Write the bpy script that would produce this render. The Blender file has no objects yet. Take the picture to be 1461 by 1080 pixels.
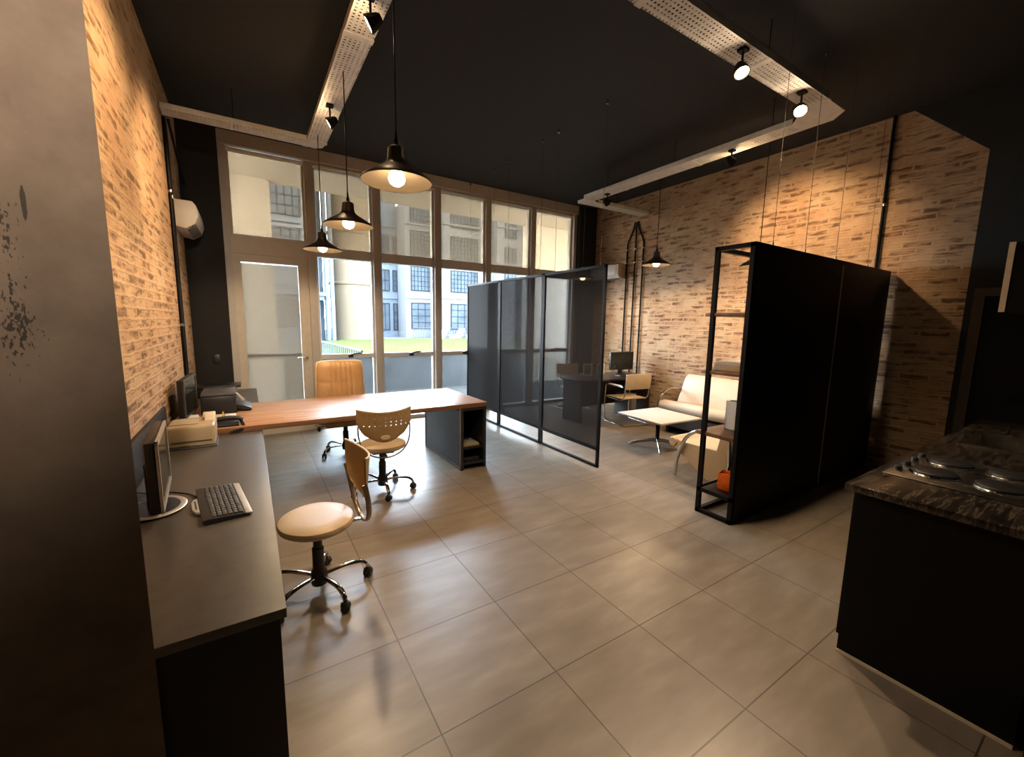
import bpy, bmesh, math, random
from mathutils import Vector, Matrix
random.seed(7)
PI = math.pi
R = math.radians
scene = bpy.context.scene
COL = scene.collection

# ------------------------------------------------------------------ materials
def newmat(name):
    m = bpy.data.materials.new(name); m.use_nodes = True
    nt = m.node_tree
    for n in list(nt.nodes): nt.nodes.remove(n)
    out = nt.nodes.new('ShaderNodeOutputMaterial')
    return m, nt, out

def nd(nt, t, **kw):
    n = nt.nodes.new(t)
    for k, v in kw.items():
        if k.startswith('i_'):
            key = k[2:]
            n.inputs[int(key) if key.isdigit() else key.replace('_', ' ')].default_value = v
        else: setattr(n, k, v)
    return n

def lk(nt, a, b): nt.links.new(a, b)
def c4(c): return (c[0], c[1], c[2], 1)

def mth(nt, op, a, b=None, c=None):
    n = nt.nodes.new('ShaderNodeMath'); n.operation = op
    for i, v in enumerate((a, b, c)):
        if v is None: continue
        if isinstance(v, (int, float)): n.inputs[i].default_value = v
        else: nt.links.new(v, n.inputs[i])
    return n.outputs[0]

def mixc(nt, f, a, b, blend='MIX'):
    n = nt.nodes.new('ShaderNodeMix'); n.data_type = 'RGBA'; n.blend_type = blend
    for i, v in ((0, f), (6, a), (7, b)):
        if isinstance(v, (int, float)): n.inputs[i].default_value = v
        elif isinstance(v, tuple): n.inputs[i].default_value = c4(v)
        else: nt.links.new(v, n.inputs[i])
    return n.outputs[2]

def ramp(nt, src, stops):
    n = nt.nodes.new('ShaderNodeValToRGB')
    cr = n.color_ramp
    while len(cr.elements) < len(stops): cr.elements.new(.5)
    for e, (p, c) in zip(cr.elements, stops):
        e.position = p; e.color = c4(c) if isinstance(c, tuple) else (c, c, c, 1)
    nt.links.new(src, n.inputs[0])
    return n.outputs[0]

def noise(nt, vec, scale, detail=4, rough=.55):
    n = nd(nt, 'ShaderNodeTexNoise'); n.inputs['Scale'].default_value = scale
    n.inputs['Detail'].default_value = detail; n.inputs['Roughness'].default_value = rough
    if vec is not None: lk(nt, vec, n.inputs['Vector'])
    return n.outputs['Fac']

def objco(nt): return nd(nt, 'ShaderNodeTexCoord').outputs['Object']

def bump(nt, h, strength, dist=.01):
    b = nd(nt, 'ShaderNodeBump'); b.inputs['Strength'].default_value = strength
    b.inputs['Distance'].default_value = dist; lk(nt, h, b.inputs['Height'])
    return b.outputs[0]

def mat(name, color, rough=.5, metal=0., var=.12, vscale=14., bmp=0., bscale=120., coat=0., spec=.5, trans=0.):
    m, nt, out = newmat(name)
    p = nd(nt, 'ShaderNodeBsdfPrincipled')
    co = objco(nt)
    f = noise(nt, co, vscale)
    lo = tuple(max(0, c*(1-var)) for c in color); hi = tuple(c*(1+var) for c in color)
    lk(nt, ramp(nt, f, [(.3, lo), (.7, hi)]), p.inputs['Base Color'])
    lk(nt, ramp(nt, f, [(.3, max(0, rough-.04)), (.7, min(1, rough+.04))]), p.inputs['Roughness'])
    p.inputs['Metallic'].default_value = metal
    p.inputs['Specular IOR Level'].default_value = spec
    if coat: p.inputs['Coat Weight'].default_value = coat; p.inputs['Coat Roughness'].default_value = .1
    if bmp: lk(nt, bump(nt, noise(nt, co, bscale, 3), bmp, .004), p.inputs['Normal'])
    lk(nt, p.outputs[0], out.inputs[0])
    return m

def emat(name, color, strength):
    m, nt, out = newmat(name)
    e = nd(nt, 'ShaderNodeEmission'); e.inputs[0].default_value = c4(color); e.inputs[1].default_value = strength
    lk(nt, e.outputs[0], out.inputs[0])
    return m

def holes_wrap(m, fac_fn):
    """put real see-through holes in material m; fac_fn(nt) gives 1 inside a hole"""
    nt = m.node_tree
    out = [n for n in nt.nodes if n.type == 'OUTPUT_MATERIAL'][0]
    src = out.inputs[0].links[0].from_socket
    tr = nd(nt, 'ShaderNodeBsdfTransparent'); mx = nd(nt, 'ShaderNodeMixShader')
    lk(nt, fac_fn(nt), mx.inputs[0]); lk(nt, src, mx.inputs[1]); lk(nt, tr.outputs[0], mx.inputs[2])
    lk(nt, mx.outputs[0], out.inputs[0])
    return m

def brick_mat(name):
    m, nt, out = newmat(name)
    p = nd(nt, 'ShaderNodeBsdfPrincipled', i_Roughness=.85)
    co = objco(nt)
    sx = nd(nt, 'ShaderNodeSeparateXYZ'); lk(nt, co, sx.inputs[0])
    n1 = nd(nt, 'ShaderNodeTexNoise'); n1.inputs['Scale'].default_value = 9; lk(nt, co, n1.inputs['Vector'])
    s2 = nd(nt, 'ShaderNodeSeparateColor'); lk(nt, n1.outputs['Color'], s2.inputs[0])
    u = mth(nt, 'MULTIPLY_ADD', s2.outputs[0], .05, sx.outputs[1])
    v = mth(nt, 'MULTIPLY_ADD', s2.outputs[1], .03, sx.outputs[2])
    cv = nd(nt, 'ShaderNodeCombineXYZ'); lk(nt, u, cv.inputs[0]); lk(nt, v, cv.inputs[1])
    b = nd(nt, 'ShaderNodeTexBrick'); lk(nt, cv.outputs[0], b.inputs['Vector'])
    b.inputs['Color1'].default_value = (0, 0, 0, 1); b.inputs['Color2'].default_value = (1, 1, 1, 1)
    b.inputs['Mortar'].default_value = (.25, .25, .25, 1)
    b.inputs['Scale'].default_value = 1; b.inputs['Mortar Size'].default_value = .011
    b.inputs['Mortar Smooth'].default_value = .7; b.inputs['Brick Width'].default_value = .25
    b.inputs['Row Height'].default_value = .07; b.offset = .5
    bw = nd(nt, 'ShaderNodeRGBToBW'); lk(nt, b.outputs['Color'], bw.inputs[0])
    stretch = nd(nt, 'ShaderNodeMapping'); lk(nt, cv.outputs[0], stretch.inputs[0]); stretch.inputs['Scale'].default_value = (4, 16, 1)
    sn = noise(nt, stretch.outputs[0], 1.2, 5, .6)
    base = ramp(nt, noise(nt, co, 5, 6, .65), [(.3, (.27, .16, .085)), (.5, (.39, .245, .135)), (.7, (.47, .325, .19))])
    tone = ramp(nt, bw.outputs[0], [(0, (.36, .22, .13)), (.4, (.46, .30, .18)), (1, (.31, .16, .085))])
    colr = mixc(nt, .38, base, tone)
    wash = ramp(nt, noise(nt, co, 2.3, 5, .6), [(.42, 0), (.62, 1)])
    colr = mixc(nt, mth(nt, 'MULTIPLY', wash, .6), colr, (.50, .37, .23))
    pit = ramp(nt, mth(nt, 'MULTIPLY_ADD', bw.outputs[0], .16, sn), [(.56, 0), (.72, 1)])
    b2 = nd(nt, 'ShaderNodeTexBrick'); lk(nt, cv.outputs[0], b2.inputs['Vector']); b2.offset = .5
    b2.inputs['Scale'].default_value = 1; b2.inputs['Mortar Size'].default_value = .024; b2.inputs['Mortar Smooth'].default_value = 1.
    b2.inputs['Brick Width'].default_value = .25; b2.inputs['Row Height'].default_value = .07
    pit2 = mth(nt, 'MULTIPLY', pit, mth(nt, 'SUBTRACT', 1, b2.outputs['Fac']))
    colr = mixc(nt, mth(nt, 'MULTIPLY', pit2, .9), colr, (.095, .045, .022))
    lk(nt, colr, p.inputs['Base Color'])
    h = mth(nt, 'SUBTRACT', mth(nt, 'MULTIPLY_ADD', noise(nt, co, 30, 5), .5, mth(nt, 'MULTIPLY', b.outputs['Fac'], .5)), mth(nt, 'MULTIPLY', pit2, .9))
    lk(nt, bump(nt, h, .5, .014), p.inputs['Normal'])
    lk(nt, p.outputs[0], out.inputs[0])
    return m

def tile_mat():
    m, nt, out = newmat('porcelain_tiles')
    p = nd(nt, 'ShaderNodeBsdfPrincipled')
    co = objco(nt)
    mp = nd(nt, 'ShaderNodeMapping'); lk(nt, co, mp.inputs[0]); mp.inputs['Location'].default_value = (-.574+.595*10, -.797+.595*10, 0)
    b = nd(nt, 'ShaderNodeTexBrick'); lk(nt, mp.outputs[0], b.inputs['Vector'])
    b.offset = 0; b.inputs['Scale'].default_value = 1; b.inputs['Brick Width'].default_value = .595; b.inputs['Row Height'].default_value = .595
    b.inputs['Mortar Size'].default_value = .0036; b.inputs['Mortar Smooth'].default_value = .2
    b.inputs['Color1'].default_value = (.9, .9, .9, 1); b.inputs['Color2'].default_value = (1.08, 1.08, 1.08, 1); b.inputs['Mortar'].default_value = (1, 1, 1, 1)
    st = nd(nt, 'ShaderNodeMapping'); lk(nt, co, st.inputs[0]); st.inputs['Scale'].default_value = (1.2, 4, 1); st.inputs['Rotation'].default_value = (0, 0, .5)
    c = ramp(nt, noise(nt, st.outputs[0], 2.6, 4, .5), [(.3, (.200, .160, .120)), (.52, (.236, .192, .147)), (.72, (.282, .236, .184))])
    c = mixc(nt, 1., c, b.outputs['Color'], 'MULTIPLY')
    c = mixc(nt, b.outputs['Fac'], c, (.075, .055, .038))
    lk(nt, c, p.inputs['Base Color'])
    lk(nt, ramp(nt, noise(nt, co, 3, 2), [(.3, .33), (.7, .39)]), p.inputs['Roughness'])
    p.inputs['Specular IOR Level'].default_value = .8
    lk(nt, bump(nt, mth(nt, 'SUBTRACT', mth(nt, 'MULTIPLY', noise(nt, co, 25, 6), .02), b.outputs['Fac']), .25, .004), p.inputs['Normal'])
    lk(nt, p.outputs[0], out.inputs[0])
    return m

def wood_mat(name, lo, hi, axis='x', rough=.25, pw=.5, rh=.045):
    m, nt, out = newmat(name)
    p = nd(nt, 'ShaderNodeBsdfPrincipled', i_Roughness=rough)
    co = objco(nt)
    b = nd(nt, 'ShaderNodeTexBrick'); lk(nt, co, b.inputs['Vector'])
    b.inputs['Scale'].default_value = 1; b.inputs['Brick Width'].default_value = pw; b.inputs['Row Height'].default_value = rh
    b.inputs['Mortar Size'].default_value = .0006; b.inputs['Color1'].default_value = c4(lo); b.inputs['Color2'].default_value = c4(hi)
    b.inputs['Mortar'].default_value = c4(tuple(x*.5 for x in lo)); b.offset = .37
    st = nd(nt, 'ShaderNodeMapping'); lk(nt, co, st.inputs[0]); st.inputs['Scale'].default_value = (1.5, 30, 30)
    g = ramp(nt, noise(nt, st.outputs[0], 2.5, 5), [(.3, .72), (.7, 1.15)])
    lk(nt, mixc(nt, 1., b.outputs['Color'], g, 'MULTIPLY'), p.inputs['Base Color'])
    lk(nt, p.outputs[0], out.inputs[0])
    return m

def concrete_mat():
    m, nt, out = newmat('raw_concrete')
    p = nd(nt, 'ShaderNodeBsdfPrincipled', i_Roughness=.8)
    co = objco(nt)
    c = ramp(nt, noise(nt, co, 7, 6, .6), [(.3, (.15, .112, .086)), (.7, (.22, .168, .13))])
    st = nd(nt, 'ShaderNodeMapping'); lk(nt, co, st.inputs[0]); st.inputs['Scale'].default_value = (30, 10, 7)
    spots = ramp(nt, noise(nt, st.outputs[0], 1.3, 3), [(.70, 0), (.75, 1)])
    st2 = nd(nt, 'ShaderNodeMapping'); lk(nt, co, st2.inputs[0]); st2.inputs['Scale'].default_value = (3, 3, .8)
    c = mixc(nt, mth(nt, 'MULTIPLY', spots, ramp(nt, noise(nt, st2.outputs[0], 1.7, 2), [(.45, 0), (.6, .85)])), c, (.03, .026, .024))
    sx = nd(nt, 'ShaderNodeSeparateXYZ'); lk(nt, co, sx.inputs[0])
    def blob(x, z, rx, rz):
        a = mth(nt, 'DIVIDE', mth(nt, 'SUBTRACT', sx.outputs[0], x), rx); b = mth(nt, 'DIVIDE', mth(nt, 'SUBTRACT', sx.outputs[2], z), rz)
        d = mth(nt, 'SQRT', mth(nt, 'ADD', mth(nt, 'MULTIPLY', a, a), mth(nt, 'MULTIPLY', b, b)))
        return mth(nt, 'MAXIMUM', mth(nt, 'SUBTRACT', 1., d), 0.)
    area = mth(nt, 'MAXIMUM', blob(-.435, 1.66, .05, .16), blob(-.445, 1.87, .045, .12))
    st3 = nd(nt, 'ShaderNodeMapping'); lk(nt, co, st3.inputs[0]); st3.inputs['Scale'].default_value = (120, 10, 55)
    speck = ramp(nt, mth(nt, 'MULTIPLY_ADD', area, .30, noise(nt, st3.outputs[0], 1.4, 3)), [(.72, 0), (.76, 1)])
    chip = ramp(nt, mth(nt, 'MULTIPLY_ADD', blob(-.400, 1.925, .007, .06), .9, mth(nt, 'MULTIPLY', noise(nt, st3.outputs[0], .8, 3), .5)), [(.55, 0), (.62, 1)])
    c = mixc(nt, mth(nt, 'MULTIPLY', mth(nt, 'MAXIMUM', mth(nt, 'MULTIPLY', speck, mth(nt, 'GREATER_THAN', area, .02)), chip), .9), c, (.022, .019, .017))
    lk(nt, c, p.inputs['Base Color'])
    lk(nt, bump(nt, noise(nt, co, 60, 5), .15, .004), p.inputs['Normal'])
    lk(nt, p.outputs[0], out.inputs[0])
    return m

def marble_mat():
    m, nt, out = newmat('dark_veined_stone')
    p = nd(nt, 'ShaderNodeBsdfPrincipled', i_Roughness=.16)
    co = objco(nt)
    st = nd(nt, 'ShaderNodeMapping'); lk(nt, co, st.inputs[0]); st.inputs['Scale'].default_value = (1.6, 13, 4); st.inputs['Rotation'].default_value = (0, 0, .12)
    n = nd(nt, 'ShaderNodeTexNoise'); n.inputs['Scale'].default_value = 3; n.inputs['Detail'].default_value = 10; n.inputs['Distortion'].default_value = .7
    lk(nt, st.outputs[0], n.inputs['Vector'])
    lk(nt, ramp(nt, n.outputs['Fac'], [(.35, (.010, .008, .007)), (.5, (.022, .018, .014)), (.56, (.075, .06, .045)), (.62, (.02, .017, .013)), (.8, (.05, .04, .03))]), p.inputs['Base Color'])
    lk(nt, p.outputs[0], out.inputs[0])
    return m

def sheer_mat(name, color, through, gloss=0., translucent=.5, tint=None):
    """woven screen: part of the light passes straight through the weave, part is scattered"""
    m, nt, out = newmat(name)
    co = objco(nt)
    tr = nd(nt, 'ShaderNodeBsdfTransparent'); tr.inputs[0].default_value = c4(tint or (1, 1, 1))
    df = nd(nt, 'ShaderNodeBsdfDiffuse'); tl = nd(nt, 'ShaderNodeBsdfTranslucent')
    cc = ramp(nt, noise(nt, co, 40, 3), [(.3, tuple(x*.95 for x in color)), (.7, tuple(x*1.04 for x in color))])
    lk(nt, cc, df.inputs[0]); lk(nt, cc, tl.inputs[0])
    a = nd(nt, 'ShaderNodeMixShader'); a.inputs[0].default_value = translucent
    lk(nt, df.outputs[0], a.inputs[1]); lk(nt, tl.outputs[0], a.inputs[2])
    b = nd(nt, 'ShaderNodeMixShader'); b.inputs[0].default_value = through
    lk(nt, a.outputs[0], b.inputs[1]); lk(nt, tr.outputs[0], b.inputs[2])
    last = b
    if gloss:
        gl = nd(nt, 'ShaderNodeBsdfGlossy'); gl.inputs['Roughness'].default_value = .06
        fr = nd(nt, 'ShaderNodeFresnel'); fr.inputs[0].default_value = 1.4
        g = nd(nt, 'ShaderNodeMixShader'); lk(nt, mth(nt, 'MULTIPLY', fr.outputs[0], gloss), g.inputs[0])
        lk(nt, b.outputs[0], g.inputs[1]); lk(nt, gl.outputs[0], g.inputs[2]); last = g
    lk(nt, last.outputs[0], out.inputs[0])
    return m

def mesh_openness(m, k, mx):
    nt = m.node_tree
    lw = nd(nt, 'ShaderNodeLayerWeight'); lw.inputs[0].default_value = .5
    cosv = mth(nt, 'MAXIMUM', mth(nt, 'SUBTRACT', 1., lw.outputs['Facing']), .02)
    t = mth(nt, 'MINIMUM', mth(nt, 'MAXIMUM', mth(nt, 'SUBTRACT', 1., mth(nt, 'DIVIDE', k, cosv)), .02), mx)
    for n in nt.nodes:
        if n.type == 'MIX_SHADER' and any(l.from_node.type == 'BSDF_TRANSPARENT' for l in n.inputs[2].links): lk(nt, t, n.inputs[0])
    return m

def glass_mat(name, tint=(.97, .97, .97)):
    m, nt, out = newmat(name)
    tr = nd(nt, 'ShaderNodeBsdfTransparent'); tr.inputs[0].default_value = c4(tint)
    gl = nd(nt, 'ShaderNodeBsdfGlossy'); gl.inputs['Roughness'].default_value = .02
    fr = nd(nt, 'ShaderNodeFresnel'); fr.inputs[0].default_value = 1.45
    g = nd(nt, 'ShaderNodeMixShader'); lk(nt, mth(nt, 'MULTIPLY', fr.outputs[0], .8), g.inputs[0])
    lk(nt, tr.outputs[0], g.inputs[1]); lk(nt, gl.outputs[0], g.inputs[2])
    lk(nt, g.outputs[0], out.inputs[0])
    return m

def tray_holes(nt):
    sx = nd(nt, 'ShaderNodeSeparateXYZ'); lk(nt, objco(nt), sx.inputs[0])
    def band(s, pitch, half):
        f = mth(nt, 'FRACT', mth(nt, 'DIVIDE', mth(nt, 'ADD', s, 50.0), pitch))
        return mth(nt, 'LESS_THAN', mth(nt, 'ABSOLUTE', mth(nt, 'SUBTRACT', f, .5)), half)
    g = mth(nt, 'MULTIPLY', band(sx.outputs[0], .034, .24), band(sx.outputs[1], .034, .24))
    gap = mth(nt, 'MULTIPLY', band(sx.outputs[0], .17, .42), band(sx.outputs[1], .17, .42))
    return mth(nt, 'MULTIPLY', g, gap)

def chair_holes(nt):
    sx = nd(nt, 'ShaderNodeSeparateXYZ'); lk(nt, objco(nt), sx.inputs[0])
    def off(s, pitch, shift=0.):
        f = mth(nt, 'FRACT', mth(nt, 'DIVIDE', mth(nt, 'ADD', s, 5.0+shift), pitch))
        return mth(nt, 'MULTIPLY', mth(nt, 'SUBTRACT', f, .5), pitch)
    dx = off(sx.outputs[0], .047); dz = off(sx.outputs[2], .034, .004)
    d = mth(nt, 'SQRT', mth(nt, 'ADD', mth(nt, 'MULTIPLY', dx, dx), mth(nt, 'MULTIPLY', dz, dz)))
    a = mth(nt, 'LESS_THAN', d, .0062)
    a = mth(nt, 'MULTIPLY', a, mth(nt, 'GREATER_THAN', sx.outputs[2], .715))
    return mth(nt, 'MULTIPLY', a, mth(nt, 'LESS_THAN', mth(nt, 'ABSOLUTE', sx.outputs[0]), .215))

M = {}
M['brick'] = brick_mat('rustic_brick')
M['tile'] = tile_mat()
M['concrete'] = concrete_mat()
M['marble'] = marble_mat()
M['ceiling'] = mat('matt_black_plaster', (.014, .014, .014), .9, bmp=.2, bscale=60)
M['blackwall'] = mat('black_paint', (.008, .008, .008), .8, bmp=.1)
M['backwall'] = mat('dark_plaster', (.08, .07, .06), .9)
M['black'] = mat('black_metal', (.0035, .0035, .004), .5, metal=0, spec=.15)
M['blackplastic'] = mat('black_plastic', (.013, .013, .014), .38)
M['satin'] = mat('black_laminate', (.010, .010, .010), .4, spec=.3)
M['desk'] = mat('dark_grey_laminate', (.075, .066, .056), .36, spec=.45)
M['pedestal'] = mat('black_gloss_laminate', (.014, .0155, .018), .42, spec=.6)
M['darkgrey'] = mat('dark_grey_plastic', (.06, .06, .062), .45)
M['greyplastic'] = mat('grey_plastic', (.20, .19, .18), .5)
M['silver'] = mat('silver_plastic', (.46, .44, .41), .35, metal=.3)
M['chrome'] = mat('chrome', (.72, .71, .69), .12, metal=1, var=.03)
M['bronze'] = mat('aged_metal', (.22, .17, .12), .3, metal=.8)
M['steel'] = mat('brushed_steel', (.52, .49, .44), .24, metal=1, var=.06)
M['galv'] = mat('galvanised_steel', (.80, .79, .75), .5, metal=.05, var=.1)
M['galv_holes'] = holes_wrap(mat('perforated_galvanised_steel', (.82, .81, .77), .5, metal=.05, var=.1), tray_holes)
M['frame'] = mat('beige_window_frame', (.50, .47, .43), .5, var=.05)
M['alu'] = mat('pale_window_rail', (.62, .62, .60), .45, var=.04)
M['door'] = mat('cream_door_frame', (.55, .50, .42), .5, var=.05)
M['white'] = mat('white_plastic', (.75, .73, .69), .4, var=.03)
M['cream'] = mat('cream_plastic', (.66, .57, .42), .42, var=.04)
M['beige'] = mat('beige_printer_plastic', (.40, .31, .19), .45, var=.05)
M['leather'] = mat('tan_leather', (.55, .33, .15), .38, var=.1, vscale=6, bmp=.25, bscale=220)
M['vinyl'] = mat('cream_vinyl', (.60, .455, .29), .42, var=.07, vscale=5, bmp=.1, bscale=200)
M['sofa'] = mat('ivory_upholstery', (.66, .545, .39), .55, var=.05, vscale=4, bmp=.15, bscale=160)
M['sling'] = mat('beige_sling', (.55, .42, .27), .6, var=.06)
M['shell'] = mat('beige_polypropylene', (.43, .29, .135), .38, var=.05)
M['shell_holes'] = holes_wrap(mat('perforated_polypropylene', (.43, .29, .135), .38, var=.05), chair_holes)
M['rim'] = mat('pale_rim_trim', (.72, .62, .46), .4, var=.04)
M['wood'] = wood_mat('pine_butcher_block', (.46, .23, .12), (.62, .37, .215), rough=.33)
M['walnut'] = wood_mat('brown_plank', (.125, .058, .026), (.20, .10, .05), rough=.45, pw=1.2, rh=.08)
M['wenge'] = wood_mat('dark_wood_veneer', (.035, .022, .017), (.055, .036, .028), rough=.35, pw=1.6, rh=.1)
M['tabletop'] = mat('white_laminate', (.66, .62, .55), .5, var=.03)
M['shade'] = mat('dark_bronze_enamel', (.030, .020, .014), .35, metal=.2)
M['lining'] = mat('cream_enamel', (.34, .28, .21), .5, var=.02)
M['bulb'] = emat('lit_bulb', (1., .70, .38), 22.)
M['lens'] = emat('lit_spot_lens', (1., .68, .36), 40.)
M['offlens'] = mat('unlit_lens', (.25, .23, .2), .15)
M['edging'] = mat('cream_edging', (.62, .50, .34), .5)  # plain cream colour of the wall cabinet's edge
M['screen'] = mat('dark_screen', (.012, .016, .016), .12, spec=.6)
M['paper'] = mat('white_paper', (.66, .62, .55), .7, var=.04)
M['yellow'] = mat('yellow_card', (.55, .43, .10), .6)
M['orange'] = mat('orange_glass', (.90, .17, .01), .3, var=.1)
M['blind'] = sheer_mat('sunscreen_fabric', (.12, .088, .06), .42, 0, .8, (1, .90, .76))
M['doorblind'] = sheer_mat('door_sunscreen_fabric', (.20, .165, .13), .26, 0, .8, (1, .92, .80))
M['screenmesh'] = sheer_mat('black_mesh_screen', (.036, .036, .037), .075, .03, .05)
mesh_openness(M['screenmesh'], .46, .5)
M['glass'] = glass_mat('clear_glass')
M['lowglass'] = sheer_mat('lower_frosted_glass', (.06, .062, .062), .82, .5, .7, (.86, .87, .86))
# outside
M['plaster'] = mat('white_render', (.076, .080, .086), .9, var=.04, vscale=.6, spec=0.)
M['plaster_blue'] = mat('pale_blue_render', (.063, .075, .09), .9, var=.04, vscale=.6, spec=0.)  # light blue render of the recessed building and the portico
M['plaster_cream'] = mat('cream_render', (.078, .062, .043), .9, var=.04, vscale=.5, spec=0.)
M['plaster_beige'] = mat('beige_render', (.40, .36, .30), .9, var=.04, vscale=.7, spec=0.)
M['extglass'] = mat('dusky_glass', (.034, .042, .05), .4, var=.3, vscale=.7, spec=0.)
M['extframe'] = mat('dark_steel_muntins', (.012, .015, .018), .8, spec=0.)
M['lawn'] = mat('lawn_green', (.034, .043, .014), .95, var=.25, vscale=3, bmp=.4, bscale=40, spec=0.)
M['paving'] = mat('pale_paving', (.06, .06, .058), .9, spec=0.)
M['parapet'] = mat('grey_parapet', (.07, .075, .08), .9, var=.2, vscale=2, spec=0.)
M['rail'] = mat('grey_rail', (.035, .04, .048), .7, spec=.05)

# ------------------------------------------------------------------ mesh building
class MB:
    def __init__(s): s.bm = bmesh.new()
    def box(s, x0, x1, y0, y1, z0, z1, bev=0., mtx=None, seg=2):
        r = bmesh.ops.create_cube(s.bm, size=1)
        vs = r['verts']
        for v in vs:
            v.co = Vector(((x0+x1)/2+v.co.x*(x1-x0), (y0+y1)/2+v.co.y*(y1-y0), (z0+z1)/2+v.co.z*(z1-z0)))
        if bev > 0:
            es = list({e for v in vs for e in v.link_edges})
            rr = bmesh.ops.bevel(s.bm, geom=es, offset=bev, segments=seg, profile=.5, affect='EDGES')
            vs = list({v for f in rr['faces'] for v in f.verts} | {v for v in vs if v.is_valid})
        if mtx is not None:
            for v in vs: v.co = mtx @ v.co
        return s
    def rect(s, x0, x1, y0, y1, z0, z1, w, wz=None):
        wz = w if wz is None else wz
        s.box(x0, x0+w, y0, y1, z0, z1); s.box(x1-w, x1, y0, y1, z0, z1)
        s.box(x0+w, x1-w, y0, y1, z0, z0+wz); s.box(x0+w, x1-w, y0, y1, z1-wz, z1)
        return s
    def tube(s, pts, r, seg=10, closed=False, smooth=0, flat=None):
        P = [Vector(p) for p in pts]
        if smooth: P = catmull(P, smooth, closed)
        n = len(P); rings = []
        up = None
        for i in range(n):
            a = P[(i-1) % n] if (closed or i > 0) else P[i]
            b = P[(i+1) % n] if (closed or i < n-1) else P[i]
            t = (b-a).normalized()
            if up is None:
                up = Vector((0, 0, 1)) if abs(t.z) < .9 else Vector((1, 0, 0))
            side = t.cross(up)
            if side.length < 1e-6: side = t.cross(Vector((0, 1, 0)))
            side.normalize(); up = side.cross(t).normalized()
            rr = r[i] if isinstance(r, (list, tuple)) else r
            ra, rb = (rr, rr) if flat is None else flat
            rings.append([s.bm.verts.new(P[i]+side*(math.cos(2*PI*k/seg)*ra)+up*(math.sin(2*PI*k/seg)*rb)) for k in range(seg)])
        m = n if closed else n-1
        for i in range(m):
            A, B = rings[i], rings[(i+1) % n]
            for k in range(seg): s.bm.faces.new((A[k], A[(k+1) % seg], B[(k+1) % seg], B[k]))
        if not closed:
            s.bm.faces.new(list(reversed(rings[0]))); s.bm.faces.new(rings[-1])
        return s
    def cyl(s, p0, p1, r0, r1=None, seg=20):
        r1 = r0 if r1 is None else r1
        return s.tube([p0, p1], [r0, r1], seg)
    def lathe(s, prof, c=(0, 0, 0), seg=32, sx=1., sy=1., mtx=None):
        rings = []
        for (r, z) in prof:
            if r < 1e-5: rings.append([s.bm.verts.new((c[0], c[1], c[2]+z))])
            else: rings.append([s.bm.verts.new((c[0]+r*sx*math.cos(2*PI*k/seg), c[1]+r*sy*math.sin(2*PI*k/seg), c[2]+z)) for k in range(seg)])
        for A, B in zip(rings, rings[1:]):
            for k in range(seg):
                k2 = (k+1) % seg
                if len(A) == 1 and len(B) == 1: continue
                if len(A) == 1: s.bm.faces.new((A[0], B[k2], B[k]))
                elif len(B) == 1: s.bm.faces.new((A[k], A[k2], B[0]))
                else: s.bm.faces.new((A[k], A[k2], B[k2], B[k]))
        if mtx is not None:
            for ring in rings:
                for v in ring: v.co = mtx @ v.co
        return s
    def ball(s, c, r, seg=16, sx=1, sy=1, sz=1):
        n = 10
        return s.lathe([(r*math.sin(PI*i/n), -r*sz*math.cos(PI*i/n)) for i in range(n+1)], c, seg, sx, sy)
    def prism(s, poly, axis, lo, hi, bev=0.):
        """poly of 2-D points extruded along axis ('x': pts are (y,z), 'y': (x,z), 'z': (x,y))"""
        f = {'x': lambda p, t: (t, p[0], p[1]), 'y': lambda p, t: (p[0], t, p[1]), 'z': lambda p, t: (p[0], p[1], t)}[axis]
        A = [s.bm.verts.new(f(p, lo)) for p in poly]; B = [s.bm.verts.new(f(p, hi)) for p in poly]
        n = len(poly); fs = [s.bm.faces.new(A), s.bm.faces.new(list(reversed(B)))]
        for k in range(n): fs.append(s.bm.faces.new((A[k], B[k], B[(k+1) % n], A[(k+1) % n])))
        bmesh.ops.recalc_face_normals(s.bm, faces=fs)
        if bev: bmesh.ops.bevel(s.bm, geom=list({e for x in fs for e in x.edges}), offset=bev, segments=3, profile=.5, affect='EDGES')
        return s
    def sheet(s, fn, nu, nv, th=0.):
        """surface fn(u,v), u,v in 0..1, with thickness th"""
        g = [[Vector(fn(i/nu, j/nv)) for j in range(nv+1)] for i in range(nu+1)]
        def nrm(i, j):
            a = g[min(i+1, nu)][j]-g[max(i-1, 0)][j]; b = g[i][min(j+1, nv)]-g[i][max(j-1, 0)]
            n = a.cross(b); return n.normalized() if n.length > 1e-9 else Vector((0, 0, 1))
        A = [[s.bm.verts.new(g[i][j]) for j in range(nv+1)] for i in range(nu+1)]
        for i in range(nu):
            for j in range(nv): s.bm.faces.new((A[i][j], A[i+1][j], A[i+1][j+1], A[i][j+1]))
        if th:
            B = [[s.bm.verts.new(g[i][j]-nrm(i, j)*th) for j in range(nv+1)] for i in range(nu+1)]
            for i in range(nu):
                for j in range(nv): s.bm.faces.new((B[i][j], B[i][j+1], B[i+1][j+1], B[i+1][j]))
            for i in range(nu):
                s.bm.faces.new((A[i][0], B[i][0], B[i+1][0], A[i+1][0])); s.bm.faces.new((A[i][nv], A[i+1][nv], B[i+1][nv], B[i][nv]))
            for j in range(nv):
                s.bm.faces.new((A[0][j], A[0][j+1], B[0][j+1], B[0][j])); s.bm.faces.new((A[nu][j], B[nu][j], B[nu][j+1], A[nu][j+1]))
        return s
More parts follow.
